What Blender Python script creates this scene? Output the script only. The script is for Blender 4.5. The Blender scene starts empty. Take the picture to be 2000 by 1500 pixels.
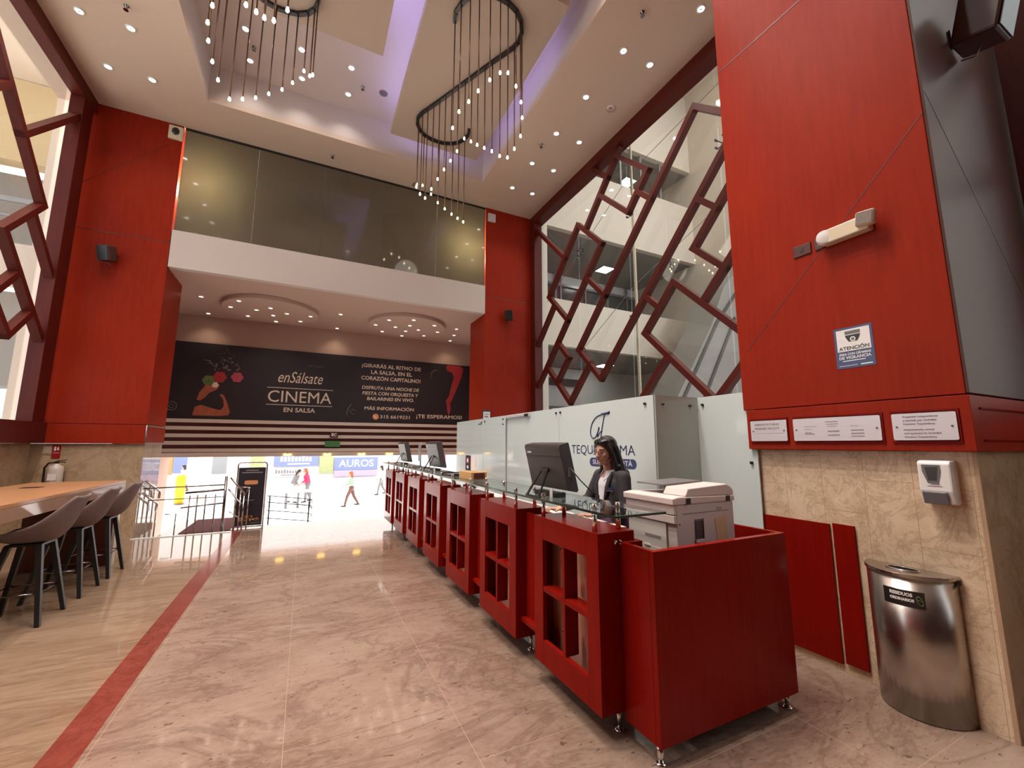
import bpy, bmesh, math, random
from mathutils import Vector, Matrix
random.seed(7)
SC = bpy.context.scene
COL = SC.collection
R = math.radians

# ------------------------------------------------------------------ camera
YAW, PIT, ROL = 0.4557, 0.1430, 0.0021
fw = Vector((math.sin(YAW)*math.cos(PIT), math.cos(YAW)*math.cos(PIT), math.sin(PIT)))
rt = Vector((math.cos(YAW), -math.sin(YAW), 0)); up = rt.cross(fw)
cr, sr = math.cos(ROL), math.sin(ROL)
r2, u2 = cr*rt + sr*up, -sr*rt + cr*up
cam_d = bpy.data.cameras.new('camera'); cam = bpy.data.objects.new('camera', cam_d); COL.objects.link(cam)
cam.matrix_world = Matrix(((r2.x, u2.x, -fw.x, 0), (r2.y, u2.y, -fw.y, 0), (r2.z, u2.z, -fw.z, 1.55), (0, 0, 0, 1)))
cam_d.sensor_width = 36; cam_d.lens = 818.42/2000*36; cam_d.clip_start = 0.05; cam_d.clip_end = 300
SC.camera = cam

# ------------------------------------------------------------------ world, sun, exposure
w = bpy.data.worlds.new('sky'); SC.world = w; w.use_nodes = True
bg = w.node_tree.nodes['Background']; bg.inputs[0].default_value = (0.93, 0.95, 1.0, 1); bg.inputs[1].default_value = 2.2
sd = bpy.data.lights.new('sun', 'SUN'); sd.energy = 15.0; sd.angle = R(2); sd.color = (1.0, 0.96, 0.9)
so = bpy.data.objects.new('sun', sd); COL.objects.link(so)
so.rotation_euler = Vector((0.35, -0.62, -1.0)).to_track_quat('-Z', 'Y').to_euler(); so.location = (0, 30, 30)
vs = SC.view_settings
vs.view_transform = 'Standard'; vs.look = 'None'; vs.exposure = 0.22; vs.gamma = 1.0; vs.use_curve_mapping = False
cy = SC.cycles
cy.max_bounces = 8; cy.diffuse_bounces = 4; cy.glossy_bounces = 4; cy.transmission_bounces = 6; cy.transparent_max_bounces = 16
cy.caustics_reflective = False; cy.caustics_refractive = False
cy.sample_clamp_indirect = 6.0
cy.use_denoising = True

# ------------------------------------------------------------------ materials
M = {}
def new_mat(name):
    m = bpy.data.materials.new(name); m.use_nodes = True
    M[name] = m
    return m, m.node_tree.nodes, m.node_tree.links, m.node_tree.nodes['Principled BSDF']
def mat(name, col, rough=0.5, metal=0.0, emit=0.0, ecol=None, var=0.06, scale=6.0, spec=0.5, coat=0.0):
    m, N, L, b = new_mat(name)
    b.inputs['Roughness'].default_value = rough; b.inputs['Metallic'].default_value = metal
    b.inputs['Specular IOR Level'].default_value = spec
    if coat: b.inputs['Coat Weight'].default_value = coat; b.inputs['Coat Roughness'].default_value = 0.08
    if var > 0:
        tc = N.new('ShaderNodeTexCoord'); nz = N.new('ShaderNodeTexNoise'); nz.inputs['Scale'].default_value = scale
        nz.inputs['Detail'].default_value = 4
        mx = N.new('ShaderNodeMix'); mx.data_type = 'RGBA'
        mx.inputs[6].default_value = tuple(max(0, c*(1-var)) for c in col)+(1,)
        mx.inputs[7].default_value = tuple(min(1, c*(1+var)) for c in col)+(1,)
        L.new(tc.outputs['Object'], nz.inputs['Vector']); L.new(nz.outputs['Fac'], mx.inputs[0]); L.new(mx.outputs[2], b.inputs['Base Color'])
    else:
        b.inputs['Base Color'].default_value = tuple(col)+(1,)
    if emit:
        b.inputs['Emission Color'].default_value = tuple(ecol or col)+(1,); b.inputs['Emission Strength'].default_value = emit
    return m
def ramp(N, stops):
    r = N.new('ShaderNodeValToRGB'); e = r.color_ramp.elements
    e[0].position, e[0].color = stops[0][0], tuple(stops[0][1])+(1,)
    e[1].position, e[1].color = stops[-1][0], tuple(stops[-1][1])+(1,)
    for p, c in stops[1:-1]:
        n = e.new(p); n.color = tuple(c)+(1,)
    return r
def math_node(N, op, a=None, b=None):
    n = N.new('ShaderNodeMath'); n.operation = op
    if a is not None: n.inputs[0].default_value = a
    if b is not None: n.inputs[1].default_value = b
    return n
def marble(name, lo, mid, hi, pit, rough, tile, joint, vec_scale=(1, 1, 1), axes=(0, 1), jw=0.003, pits=0.62, spec=0.5, vein=0.45):
    m, N, L, b = new_mat(name)
    tc = N.new('ShaderNodeTexCoord'); mp = N.new('ShaderNodeMapping'); mp.inputs['Scale'].default_value = vec_scale
    L.new(tc.outputs['Object'], mp.inputs['Vector'])
    def noise(sc, det, ro, di):
        n = N.new('ShaderNodeTexNoise'); n.inputs['Scale'].default_value = sc; n.inputs['Detail'].default_value = det; n.inputs['Roughness'].default_value = ro; n.inputs['Distortion'].default_value = di
        L.new(mp.outputs[0], n.inputs['Vector']); return n
    def mix(fac, a_, b_):
        x = N.new('ShaderNodeMix'); x.data_type = 'RGBA'; L.new(fac, x.inputs[0])
        for i, q in ((6, a_), (7, b_)):
            if isinstance(q, tuple): x.inputs[i].default_value = q+(1,)
            else: L.new(q, x.inputs[i])
        return x.outputs[2]
    n1 = noise(1.3, 11, 0.74, 0.5)                       # cloudy ground
    r1 = ramp(N, [(0.30, lo), (0.5, mid), (0.70, hi)]); L.new(n1.outputs['Fac'], r1.inputs[0])
    n4 = noise(17, 6, 0.7, 0.3)                          # fine shell mottling
    r4 = ramp(N, [(0.42, (0, 0, 0)), (0.62, (0.40, 0.40, 0.40))]); L.new(n4.outputs['Fac'], r4.inputs[0])
    c1 = mix(r4.outputs[0], r1.outputs[0], hi)
    n3 = noise(0.9, 8, 0.66, 1.1)                        # wide brown veins with ragged edges
    sb = math_node(N, 'SUBTRACT', None, 0.5); ab = math_node(N, 'ABSOLUTE'); lt = ramp(N, [(0.0, (vein, vein, vein)), (0.035, (0, 0, 0))])
    L.new(n3.outputs['Fac'], sb.inputs[0]); L.new(sb.outputs[0], ab.inputs[0]); L.new(ab.outputs[0], lt.inputs[0])
    c2 = mix(lt.outputs[0], c1, tuple(c*0.72 for c in lo))
    n2 = noise(26, 2, 0.5, 0.8)                          # little dark pits and dashes
    r2_ = ramp(N, [(pits, (0, 0, 0)), (pits+0.04, (0.8, 0.8, 0.8))]); L.new(n2.outputs['Fac'], r2_.inputs[0])
    out = mix(r2_.outputs[0], c2, pit)
    # joints
    if tile:
        sep = N.new('ShaderNodeSeparateXYZ'); L.new(tc.outputs['Object'], sep.inputs[0])
        prev = None
        fl0 = None
        for i, ax in enumerate(axes):
            src = sep.outputs[ax]
            if i == 1 and fl0 is not None:
                off = math_node(N, 'MULTIPLY', None, tile[1]*0.37); L.new(fl0.outputs[0], off.inputs[0])
                ad = math_node(N, 'ADD'); L.new(src, ad.inputs[0]); L.new(off.outputs[0], ad.inputs[1]); src = ad.outputs[0]
            dv = math_node(N, 'DIVIDE', None, tile[i]); L.new(src, dv.inputs[0])
            if i == 0:
                fl0 = math_node(N, 'FLOOR'); L.new(dv.outputs[0], fl0.inputs[0])
            fr = math_node(N, 'FRACT'); L.new(dv.outputs[0], fr.inputs[0])
            ls = math_node(N, 'LESS_THAN', None, jw/tile[i]); L.new(fr.outputs[0], ls.inputs[0])
            if prev is None: prev = ls
            else:
                mxm = math_node(N, 'MAXIMUM'); L.new(prev.outputs[0], mxm.inputs[0]); L.new(ls.outputs[0], mxm.inputs[1]); prev = mxm
        mj = N.new('ShaderNodeMix'); mj.data_type = 'RGBA'; L.new(prev.outputs[0], mj.inputs[0]); L.new(out, mj.inputs[6]); mj.inputs[7].default_value = tuple(joint)+(1,)
        out = mj.outputs[2]
    L.new(out, b.inputs['Base Color']); b.inputs['Roughness'].default_value = rough; b.inputs['Specular IOR Level'].default_value = spec
    return m
def wood(name, lo, hi, rough, scl=(14, 14, 1.2), coat=0.0, spec=0.5):
    m, N, L, b = new_mat(name)
    tc = N.new('ShaderNodeTexCoord'); mp = N.new('ShaderNodeMapping'); mp.inputs['Scale'].default_value = scl
    n1 = N.new('ShaderNodeTexNoise'); n1.inputs['Scale'].default_value = 2.2; n1.inputs['Detail'].default_value = 7; n1.inputs['Roughness'].default_value = 0.6
    n2 = N.new('ShaderNodeTexNoise'); n2.inputs['Scale'].default_value = 0.9; n2.inputs['Detail'].default_value = 3
    ad = math_node(N, 'ADD'); mu = math_node(N, 'MULTIPLY', None, 0.5)
    rr = ramp(N, [(0.34, lo), (0.66, hi)])
    L.new(tc.outputs['Object'], mp.inputs[0]); L.new(mp.outputs[0], n1.inputs['Vector']); L.new(tc.outputs['Object'], n2.inputs['Vector'])
    L.new(n1.outputs['Fac'], ad.inputs[0]); L.new(n2.outputs['Fac'], ad.inputs[1]); L.new(ad.outputs[0], mu.inputs[0]); L.new(mu.outputs[0], rr.inputs[0])
    L.new(rr.outputs[0], b.inputs['Base Color']); b.inputs['Roughness'].default_value = rough; b.inputs['Specular IOR Level'].default_value = spec
    if coat: b.inputs['Coat Weight'].default_value = coat; b.inputs['Coat Roughness'].default_value = 0.06
    return m
def thin_glass(name, tint=(0.92, 0.96, 0.95), ior=1.5, rough=0.0, refl=1.0):
    m = bpy.data.materials.new(name); m.use_nodes = True; M[name] = m
    N, L = m.node_tree.nodes, m.node_tree.links
    N.clear()
    o = N.new('ShaderNodeOutputMaterial'); tr = N.new('ShaderNodeBsdfTransparent'); gl = N.new('ShaderNodeBsdfGlossy')
    ge = N.new('ShaderNodeNewGeometry'); mr = N.new('ShaderNodeMapRange'); mr.inputs[3].default_value = ior; mr.inputs[4].default_value = 1/ior
    fr = N.new('ShaderNodeFresnel'); L.new(ge.outputs['Backfacing'], mr.inputs[0]); L.new(mr.outputs[0], fr.inputs[0]); mx = N.new('ShaderNodeMixShader')
    nz = N.new('ShaderNodeTexNoise'); nz.inputs['Scale'].default_value = 0.7
    mc = N.new('ShaderNodeMix'); mc.data_type = 'RGBA'; mc.inputs[6].default_value = tuple(tint)+(1,); mc.inputs[7].default_value = tuple(c*0.985 for c in tint)+(1,)
    L.new(nz.outputs['Fac'], mc.inputs[0]); L.new(mc.outputs[2], tr.inputs[0])
    gl.inputs['Color'].default_value = (refl, refl, refl, 1); gl.inputs['Roughness'].default_value = rough
    L.new(fr.outputs[0], mx.inputs[0]); L.new(tr.outputs[0], mx.inputs[1]); L.new(gl.outputs[0], mx.inputs[2]); L.new(mx.outputs[0], o.inputs[0])
    return m

wood('red_wood', (0.235, 0.0165, 0.0062), (0.310, 0.0250, 0.0092), 0.38, spec=0.07)
wood('red_lacquer', (0.175, 0.0045, 0.0024), (0.240, 0.0080, 0.0040), 0.20, spec=0.07)
wood('red_wood_shade', (0.070, 0.0070, 0.0045), (0.105, 0.012, 0.007), 0.42, spec=0.22)  # red wood darkened: shade on the side facing away, put into the colour
wood('dark_red_wood', (0.060, 0.010, 0.008), (0.085, 0.014, 0.011), 0.35)
wood('table_wood', (0.36, 0.17, 0.08), (0.46, 0.23, 0.11), 0.28, (1.5, 14, 14))
wood('box_wood', (0.52, 0.27, 0.09), (0.62, 0.34, 0.13), 0.4)
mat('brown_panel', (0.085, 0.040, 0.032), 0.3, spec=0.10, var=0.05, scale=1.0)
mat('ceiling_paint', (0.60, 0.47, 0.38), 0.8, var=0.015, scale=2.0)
mat('tray_paint_dimmed', (0.47, 0.375, 0.305), 0.8, var=0.015, scale=2.0)  # ceiling paint darkened: the dimmer light under the trays is in the colour
mat('gallery_bounce', (0.66, 0.62, 0.56), 0.4, var=0.03)  # unseen floor made pale to bounce light through the left glass
mat('coffer_paint_ledlit', (0.58, 0.50, 0.465), 0.7, var=0.015, scale=2.0)  # paint shifted towards lavender: glow of the LED strips put into the colour
mat('mezzanine_paint', (0.56, 0.48, 0.435), 0.7, var=0.02, scale=2.0)
mat('soffit_paint', (0.48, 0.33, 0.27), 0.8, var=0.02, scale=2.0)
marble('floor_marble', (0.165, 0.098, 0.070), (0.250, 0.166, 0.126), (0.315, 0.228, 0.182), (0.085, 0.05, 0.035), 0.07, (0.88, 1.32), (0.36, 0.25, 0.19), (0.8, 1.7, 1), (0, 1), 0.0035, 0.665)
marble('floor_marble_warm', (0.18, 0.110, 0.068), (0.245, 0.160, 0.105), (0.30, 0.215, 0.155), (0.18, 0.11, 0.07), 0.05, None, (0.3, 0.2, 0.14), (0.35, 1.9, 1), (0, 1), 0.003, 0.8)
marble('stripe_marble', (0.15, 0.030, 0.022), (0.185, 0.042, 0.03), (0.22, 0.06, 0.045), (0.12, 0.025, 0.02), 0.14, None, (0.1, 0.02, 0.02), (4, 4, 4), (0, 1), 0.003, 0.75)
marble('wall_marble', (0.46, 0.31, 0.19), (0.66, 0.49, 0.335), (0.77, 0.62, 0.45), (0.36, 0.23, 0.13), 0.22, (0.262, 0.61), (0.42, 0.29, 0.18), (1, 4.2, 4.2), (1, 2), 0.003, 0.69)
marble('dado_marble', (0.34, 0.23, 0.13), (0.43, 0.30, 0.19), (0.50, 0.37, 0.25), (0.28, 0.18, 0.1), 0.16, None, (0.3, 0.2, 0.13), (1.5, 1.5, 1.5), (1, 2), 0.003, 0.75)
marble('polished_marble', (0.36, 0.27, 0.20), (0.44, 0.34, 0.27), (0.50, 0.40, 0.33), (0.3, 0.2, 0.14), 0.05, None, (0.3, 0.2, 0.13), (1.2, 1.2, 1.2), (1, 2), 0.003, 0.8, 1.0)
mat('chrome', (0.75, 0.73, 0.72), 0.12, 1.0, var=0.02)
mat('dark_chrome', (0.25, 0.22, 0.22), 0.18, 1.0, var=0.02)
mat('brushed_steel', (0.52, 0.47, 0.43), 0.27, 1.0, var=0.05, scale=20)
mat('black_metal', (0.012, 0.011, 0.011), 0.35, var=0.05)
mat('rod_bronze', (0.16, 0.09, 0.065), 0.3, 0.7, var=0.03)
mat('matte_black', (0.006, 0.005, 0.005), 0.95, var=0.05, spec=0.1)
mat('black_plastic', (0.018, 0.015, 0.015), 0.32, var=0.08)
mat('charcoal_plastic', (0.045, 0.038, 0.037), 0.38, var=0.06)
mat('brown_speaker', (0.055, 0.018, 0.014), 0.42, var=0.06)
mat('white_plastic', (0.80, 0.77, 0.76), 0.3, var=0.02)
mat('grey_plastic', (0.15, 0.14, 0.145), 0.35, var=0.04)
mat('copier_plastic', (0.60, 0.52, 0.49), 0.42, var=0.02)
mat('copier_front', (0.60, 0.57, 0.52), 0.42, var=0.02)
mat('copier_lid', (0.64, 0.52, 0.49), 0.4, var=0.02)
mat('cream_plastic', (0.66, 0.56, 0.40), 0.35, var=0.02)
mat('paper', (0.78, 0.72, 0.70), 0.5, var=0.03)
mat('tan_paper', (0.66, 0.44, 0.26), 0.6, var=0.05)
mat('plaque_glass', (0.46, 0.36, 0.28), 0.15, var=0.05)
mat('apron_wood', (0.33, 0.20, 0.14), 0.10, var=0.1, scale=8)
mat('plaque_metal', (0.66, 0.60, 0.62), 0.35, 0.3, var=0.05, scale=3)
mat('bead_stone', (0.47, 0.31, 0.19), 0.3, var=0.1)
mat('ink', (0.03, 0.025, 0.03), 0.5, var=0.05)
mat('faded_ink', (0.26, 0.23, 0.24), 0.5, var=0.05)
mat('navy', (0.012, 0.018, 0.085), 0.4, var=0.04)
mat('sign_blue', (0.045, 0.060, 0.16), 0.3, var=0.04)
mat('white_print', (0.82, 0.80, 0.78), 0.4, var=0.02)
mat('cream_print', (0.62, 0.50, 0.42), 0.5, var=0.03)
mat('orange_print', (0.62, 0.25, 0.10), 0.5, var=0.05)
mat('banner_dark', (0.012, 0.006, 0.013), 0.55, var=0.3, scale=0.7)
mat('skin_print', (0.30, 0.075, 0.04), 0.5, var=0.5, scale=6)
mat('red_print', (0.34, 0.022, 0.03), 0.5, var=0.35, scale=5)
mat('pink_print', (0.38, 0.05, 0.10), 0.5, var=0.2)
mat('green_print', (0.10, 0.13, 0.05), 0.5, var=0.2)
mat('grey_print', (0.13, 0.10, 0.10), 0.5, var=0.2)
mat('exit_green', (0.05, 0.22, 0.09), 0.4, var=0.05)
mat('frost_glass', (0.60, 0.67, 0.66), 0.07, var=0.015, scale=1.0, spec=0.6)
mat('frost_glass_shade', (0.42, 0.47, 0.43), 0.12, var=0.015, scale=1.0)  # darker copy of the frost glass, its shade put into the colour
mat('glass_edge', (0.80, 0.86, 0.82), 0.2, var=0.02)
mg = mat('mezzanine_glass', (0.115, 0.094, 0.070), 0.06, var=0.03, scale=0.6, spec=0.9)
_n, _l = mg.node_tree.nodes, mg.node_tree.links                       # tinted film: a little light passes through, scattered
_t = _n.new('ShaderNodeBsdfTranslucent'); _t.inputs[0].default_value = (0.62, 0.56, 0.40, 1); _x = _n.new('ShaderNodeMixShader'); _x.inputs[0].default_value = 0.22
_l.new(_n['Principled BSDF'].outputs[0], _x.inputs[1]); _l.new(_t.outputs[0], _x.inputs[2]); _l.new(_x.outputs[0], _n['Material Output'].inputs[0])
thin_glass('clear_glass', (0.93, 0.95, 0.94))
thin_glass('shelf_glass', (0.72, 0.78, 0.76), 1.7)
thin_glass('pane_glass', (0.85, 0.80, 0.78), 2.0)
mat('shelf_edge', (0.10, 0.12, 0.11), 0.10, 0.8, var=0.05)
mat('seat_fabric', (0.165, 0.115, 0.108), 0.85, var=0.2, scale=40)
mat('black_leg', (0.008, 0.007, 0.007), 0.4, var=0.05)
mat('skin', (0.50, 0.25, 0.165), 0.5, var=0.04, scale=12)
mat('lips', (0.36, 0.08, 0.065), 0.4, var=0.03)
mat('hair_black', (0.006, 0.005, 0.006), 0.28, var=0.2, scale=30)
mat('blazer', (0.022, 0.018, 0.023), 0.8, var=0.12, scale=60)
mat('shirt', (0.72, 0.70, 0.76), 0.7, var=0.03)
mat('skirt', (0.085, 0.03, 0.075), 0.8, var=0.1)
mat('fluted_lens', (0.20, 0.155, 0.13), 0.25, var=0.25, scale=60)
mat('lens_white', (0.85, 0.82, 0.80), 0.2, var=0.1, scale=60)
mat('lens_on', (1, 0.96, 0.9), 0.4, emit=14, var=0)
mat('lens_warm', (1, 0.85, 0.62), 0.4, emit=16, var=0)
mat('bulb', (1, 0.80, 0.50), 0.4, emit=16, var=0)
mat('amber_glow', (1, 0.62, 0.12), 0.4, emit=5, var=0)  # glow standing in for downlights mirrored in the header
mat('led_violet', (0.50, 0.46, 1.0), 0.5, emit=12, var=0)
mat('corridor_panel', (1, 0.98, 0.94), 0.5, emit=9, var=0)
mat('skylight_glow', (1, 0.97, 0.92), 0.5, emit=3.3, var=0)  # emission added in place of daylight
mat('cream_wall', (0.70, 0.62, 0.53), 0.8, var=0.02, scale=1.0)
mat('warm_lit_wall', (0.62, 0.50, 0.30), 0.8, var=0.03, scale=1.0)  # ochre lamplight on these walls is put into the colour
mat('grey_soffit', (0.30, 0.285, 0.265), 0.7, var=0.04, scale=1.0)
mat('dark_glazing', (0.10, 0.10, 0.10), 0.15, var=0.1, scale=0.6)
mat('steel_grey', (0.30, 0.31, 0.32), 0.35, 0.5, var=0.04)
mat('street_paving', (0.66, 0.64, 0.62), 0.25, var=0.05, scale=0.5)
mat('street_wall', (0.82, 0.80, 0.78), 0.7, var=0.05, scale=0.6)
mat('mat_red', (0.10, 0.018, 0.02), 0.9, var=0.15, scale=30)
mat('yellow_paint', (0.80, 0.42, 0.01), 0.5, var=0.05)
mat('shop_blue', (0.22, 0.27, 0.50), 0.4, var=0.06)  # paled: glare of the overexposed street put into the colour
mat('shop_pink', (0.55, 0.06, 0.25), 0.4, var=0.1)
mat('shop_green', (0.42, 0.46, 0.22), 0.5, var=0.2)  # paled for street glare like the blue
mat('shop_orange', (0.60, 0.30, 0.12), 0.5, var=0.2)
mat('shop_lilac', (0.55, 0.42, 0.60), 0.5, var=0.1)
mat('denim_grey', (0.16, 0.16, 0.17), 0.8, var=0.1)
mat('sage_cloth', (0.24, 0.32, 0.27), 0.85, var=0.08)
mat('brown_cloth', (0.13, 0.06, 0.05), 0.85, var=0.08)
mat('red_cloth', (0.62, 0.03, 0.10), 0.8, var=0.08)
mat('white_cloth', (0.80, 0.78, 0.78), 0.8, var=0.04)
mat('hair_red', (0.26, 0.075, 0.03), 0.6, var=0.2, scale=30)
mat('ext_red', (0.30, 0.012, 0.012), 0.4, var=0.05)
mat('ext_white', (0.55, 0.47, 0.42), 0.35, var=0.03)
# ------------------------------------------------------------------ mesh helpers
class MB:
    def __init__(s): s.v, s.f = [], []
    def add(s, vs, fs):
        o = len(s.v); s.v += [tuple(v) for v in vs]; s.f += [tuple(i+o for i in f) for f in fs]; return s
    def box(s, x0, x1, y0, y1, z0, z1):
        return s.add([(x0,y0,z0),(x1,y0,z0),(x1,y1,z0),(x0,y1,z0),(x0,y0,z1),(x1,y0,z1),(x1,y1,z1),(x0,y1,z1)],
                     [(0,3,2,1),(4,5,6,7),(0,1,5,4),(1,2,6,5),(2,3,7,6),(3,0,4,7)])
    def obox(s, c, size, m=None):
        hx, hy, hz = [d/2 for d in size]; m = m or Matrix.Identity(3); c = Vector(c)
        vs = [c + m @ Vector((x, y, z)) for x, y, z in ((-hx,-hy,-hz),(hx,-hy,-hz),(hx,hy,-hz),(-hx,hy,-hz),(-hx,-hy,hz),(hx,-hy,hz),(hx,hy,hz),(-hx,hy,hz))]
        return s.add(vs, [(0,3,2,1),(4,5,6,7),(0,1,5,4),(1,2,6,5),(2,3,7,6),(3,0,4,7)])
    def bar(s, p0, p1, w, d, side=(1,0,0)):
        # rectangular bar from p0 to p1: w across (in the plane normal to `side`), d along `side`
        p0, p1, n = Vector(p0), Vector(p1), Vector(side).normalized()
        a = (p1-p0).normalized(); t = n.cross(a).normalized()
        vs = []
        for p in (p0, p1):
            for i, j in ((-1,-1),(1,-1),(1,1),(-1,1)): vs.append(p + t*(w/2*i) + n*(d/2*j))
        return s.add(vs, [(0,3,2,1),(4,5,6,7),(0,1,5,4),(1,2,6,5),(2,3,7,6),(3,0,4,7)])
    def ring(s, c, a, r, n, ph=0.0, e=None):
        a = Vector(a).normalized(); t = a.orthogonal().normalized() if e is None else Vector(e).normalized(); b = a.cross(t)
        return [Vector(c) + t*(r*math.cos(2*math.pi*k/n+ph)) + b*(r*math.sin(2*math.pi*k/n+ph)) for k in range(n)]
    def cyl(s, p0, p1, r0, r1=None, n=12, caps=True):
        r1 = r0 if r1 is None else r1; p0, p1 = Vector(p0), Vector(p1); a = p1-p0; e = a.orthogonal()
        vs = s.ring(p0, a, r0, n, e=e) + s.ring(p1, a, r1, n, e=e)
        fs = [(k, (k+1)%n, n+(k+1)%n, n+k) for k in range(n)]
        if caps: fs += [tuple(range(n))[::-1], tuple(range(n, 2*n))]
        return s.add(vs, fs)
    def tube(s, pts, r, n=8, closed=False):
        pts = [Vector(p) for p in pts]; m = len(pts); vs = []; e = None
        rs = r if isinstance(r, (list, tuple)) else [r]*m
        for i, p in enumerate(pts):
            a = (pts[(i+1) % m] - pts[i-1]) if closed else (pts[min(i+1, m-1)] - pts[max(i-1, 0)])
            a.normalize()
            if e is None: e = a.orthogonal().normalized()
            e = (e - a*e.dot(a)).normalized()
            vs += s.ring(p, a, rs[i], n, e=e)
        fs = []
        for i in range(m if closed else m-1):
            o, q = i*n, ((i+1) % m)*n
            fs += [(o+k, o+(k+1)%n, q+(k+1)%n, q+k) for k in range(n)]
        if not closed: fs += [tuple(range(n))[::-1], tuple(range((m-1)*n, m*n))]
        return s.add(vs, fs)
    def lathe(s, prof, c=(0,0,0), n=20, cap0=True, cap1=True):
        c = Vector(c); vs = []
        for r, z in prof: vs += [c + Vector((r*math.cos(2*math.pi*k/n), r*math.sin(2*math.pi*k/n), z)) for k in range(n)]
        fs = []
        for i in range(len(prof)-1): fs += [(i*n+k, i*n+(k+1)%n, (i+1)*n+(k+1)%n, (i+1)*n+k) for k in range(n)]
        if cap0: fs.append(tuple(range(n))[::-1])
        if cap1: fs.append(tuple(range((len(prof)-1)*n, len(prof)*n)))
        return s.add(vs, fs)
    def prism(s, poly, f0, f1):
        # poly: 2-D points; f0 / f1 map a point to 3-D on the two ends
        n = len(poly); vs = [f0(p) for p in poly] + [f1(p) for p in poly]
        return s.add(vs, [tuple(range(n))[::-1], tuple(range(n, 2*n))] + [(k, (k+1)%n, n+(k+1)%n, n+k) for k in range(n)])
    def cap(s, p0, p1, r0, r1=None, n=12, h=4):
        # tapered capsule (closed)
        r1 = r0 if r1 is None else r1; p0, p1 = Vector(p0), Vector(p1); a = (p1-p0)
        if a.length < 1e-6: a = Vector((0,0,1e-5))
        d = a.normalized(); e = d.orthogonal().normalized(); vs = []; rows = []
        for i in range(h, 0, -1):
            t = i/(h+0.001)*math.pi/2; rows.append((p0 - d*(r0*math.sin(t)), max(r0*math.cos(t), r0*0.03)))
        rows.append((p0, r0)); rows.append((p1, r1))
        for i in range(1, h+1):
            t = i/(h+0.001)*math.pi/2; rows.append((p1 + d*(r1*math.sin(t)), max(r1*math.cos(t), r1*0.03)))
        for c, r in rows: vs += s.ring(c, d, r, n, e=e)
        fs = [tuple(range(n))[::-1]]
        for i in range(len(rows)-1): fs += [(i*n+k, i*n+(k+1)%n, (i+1)*n+(k+1)%n, (i+1)*n+k) for k in range(n)]
        fs.append(tuple(range((len(rows)-1)*n, len(rows)*n)))
        return s.add(vs, fs)
    def ball(s, c, r, n=16, h=10, m=None):
        r = Vector((r, r, r)) if not hasattr(r, '__len__') else Vector(r); c = Vector(c); m = m or Matrix.Identity(3)
        vs, fs = [], []
        for i in range(1, h):
            t = math.pi*i/h
            for k in range(n):
                q = 2*math.pi*k/n
                vs.append(c + m @ Vector((r.x*math.sin(t)*math.cos(q), r.y*math.sin(t)*math.sin(q), -r.z*math.cos(t))))
        b, tp = len(vs), len(vs)+1
        vs += [c + m @ Vector((0,0,-r.z)), c + m @ Vector((0,0,r.z))]
        for i in range(h-2): fs += [(i*n+k, i*n+(k+1)%n, (i+1)*n+(k+1)%n, (i+1)*n+k) for k in range(n)]
        fs += [(b, (k+1)%n, k) for k in range(n)] + [(tp, (h-2)*n+k, (h-2)*n+(k+1)%n) for k in range(n)]
        return s.add(vs, fs)
    def mesh(s, name, smooth=False):
        me = bpy.data.meshes.new(name); me.from_pydata([tuple(v) for v in s.v], [], s.f); me.update()
        if smooth:
            for p in me.polygons: p.use_smooth = True
        return me
    def build(s, name, m, parent=None, smooth=False, bevel=0.0, loc=None, remesh=0.0, sm_it=0):
        o = bpy.data.objects.new(name, s.mesh(name, smooth)); COL.objects.link(o)
        o.data.materials.append(M[m] if isinstance(m, str) else m)
        if parent is not None: o.parent = parent
        if loc: o.location = loc
        if bevel:
            b = o.modifiers.new('bevel', 'BEVEL'); b.width = bevel; b.segments = 2; b.limit_method = 'ANGLE'; b.angle_limit = R(40)
        if remesh:
            q = o.modifiers.new('remesh', 'REMESH'); q.mode = 'VOXEL'; q.voxel_size = remesh; q.use_smooth_shade = True
            if sm_it:
                g = o.modifiers.new('smooth', 'SMOOTH'); g.factor = 0.5; g.iterations = sm_it
        return o
def tag(o, label=None, cat=None, group=None, kind=None):
    if label: o['label'] = label
    if cat: o['category'] = cat
    if group: o['group'] = group
    if kind: o['kind'] = kind
    return o
def thing(name, label, cat, loc=(0,0,0), rz=0.0, group=None):
    o = bpy.data.objects.new(name, None); COL.objects.link(o); o.location = loc; o.rotation_euler = (0, 0, rz)
    o.empty_display_size = 0.1
    return tag(o, label, cat, group)
def struct(name, mb, m, bevel=0.0, smooth=False, parent=None):
    o = mb.build(name, m, parent, smooth, bevel)
    if parent is None: o['kind'] = 'structure'
    return o
def copy_tree(o, parent=None):
    c = o.copy(); COL.objects.link(c); c.parent = parent
    for ch in list(o.children): copy_tree(ch, c)
    return c
FACE = {'-y': ((1,0,0),(0,0,1)), '-x': ((0,-1,0),(0,0,1)), '+x': ((0,1,0),(0,0,1)), '+y': ((-1,0,0),(0,0,1)), '+z': ((1,0,0),(0,1,0))}
def text_mesh(body, size, width=None, align='CENTER', shear=0.0, bold=0.0, spacing=1.0):
    cu = bpy.data.curves.new('t', 'FONT'); cu.body = body; cu.size = size; cu.align_x = align; cu.align_y = 'CENTER'
    cu.extrude = 0.0008; cu.shear = shear; cu.offset = bold; cu.space_line = 0.95; cu.space_character = spacing; cu.resolution_u = 3
    t = bpy.data.objects.new('t', cu); COL.objects.link(t)
    me = bpy.data.meshes.new_from_object(t.evaluated_get(bpy.context.evaluated_depsgraph_get()))
    bpy.data.objects.remove(t); bpy.data.curves.remove(cu)
    if width and me.vertices:
        xs = [v.co.x for v in me.vertices]; k = width/(max(xs)-min(xs)); mid = (max(xs)+min(xs))/2
        for v in me.vertices: v.co.x = (v.co.x-mid)*k
    return me
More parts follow.
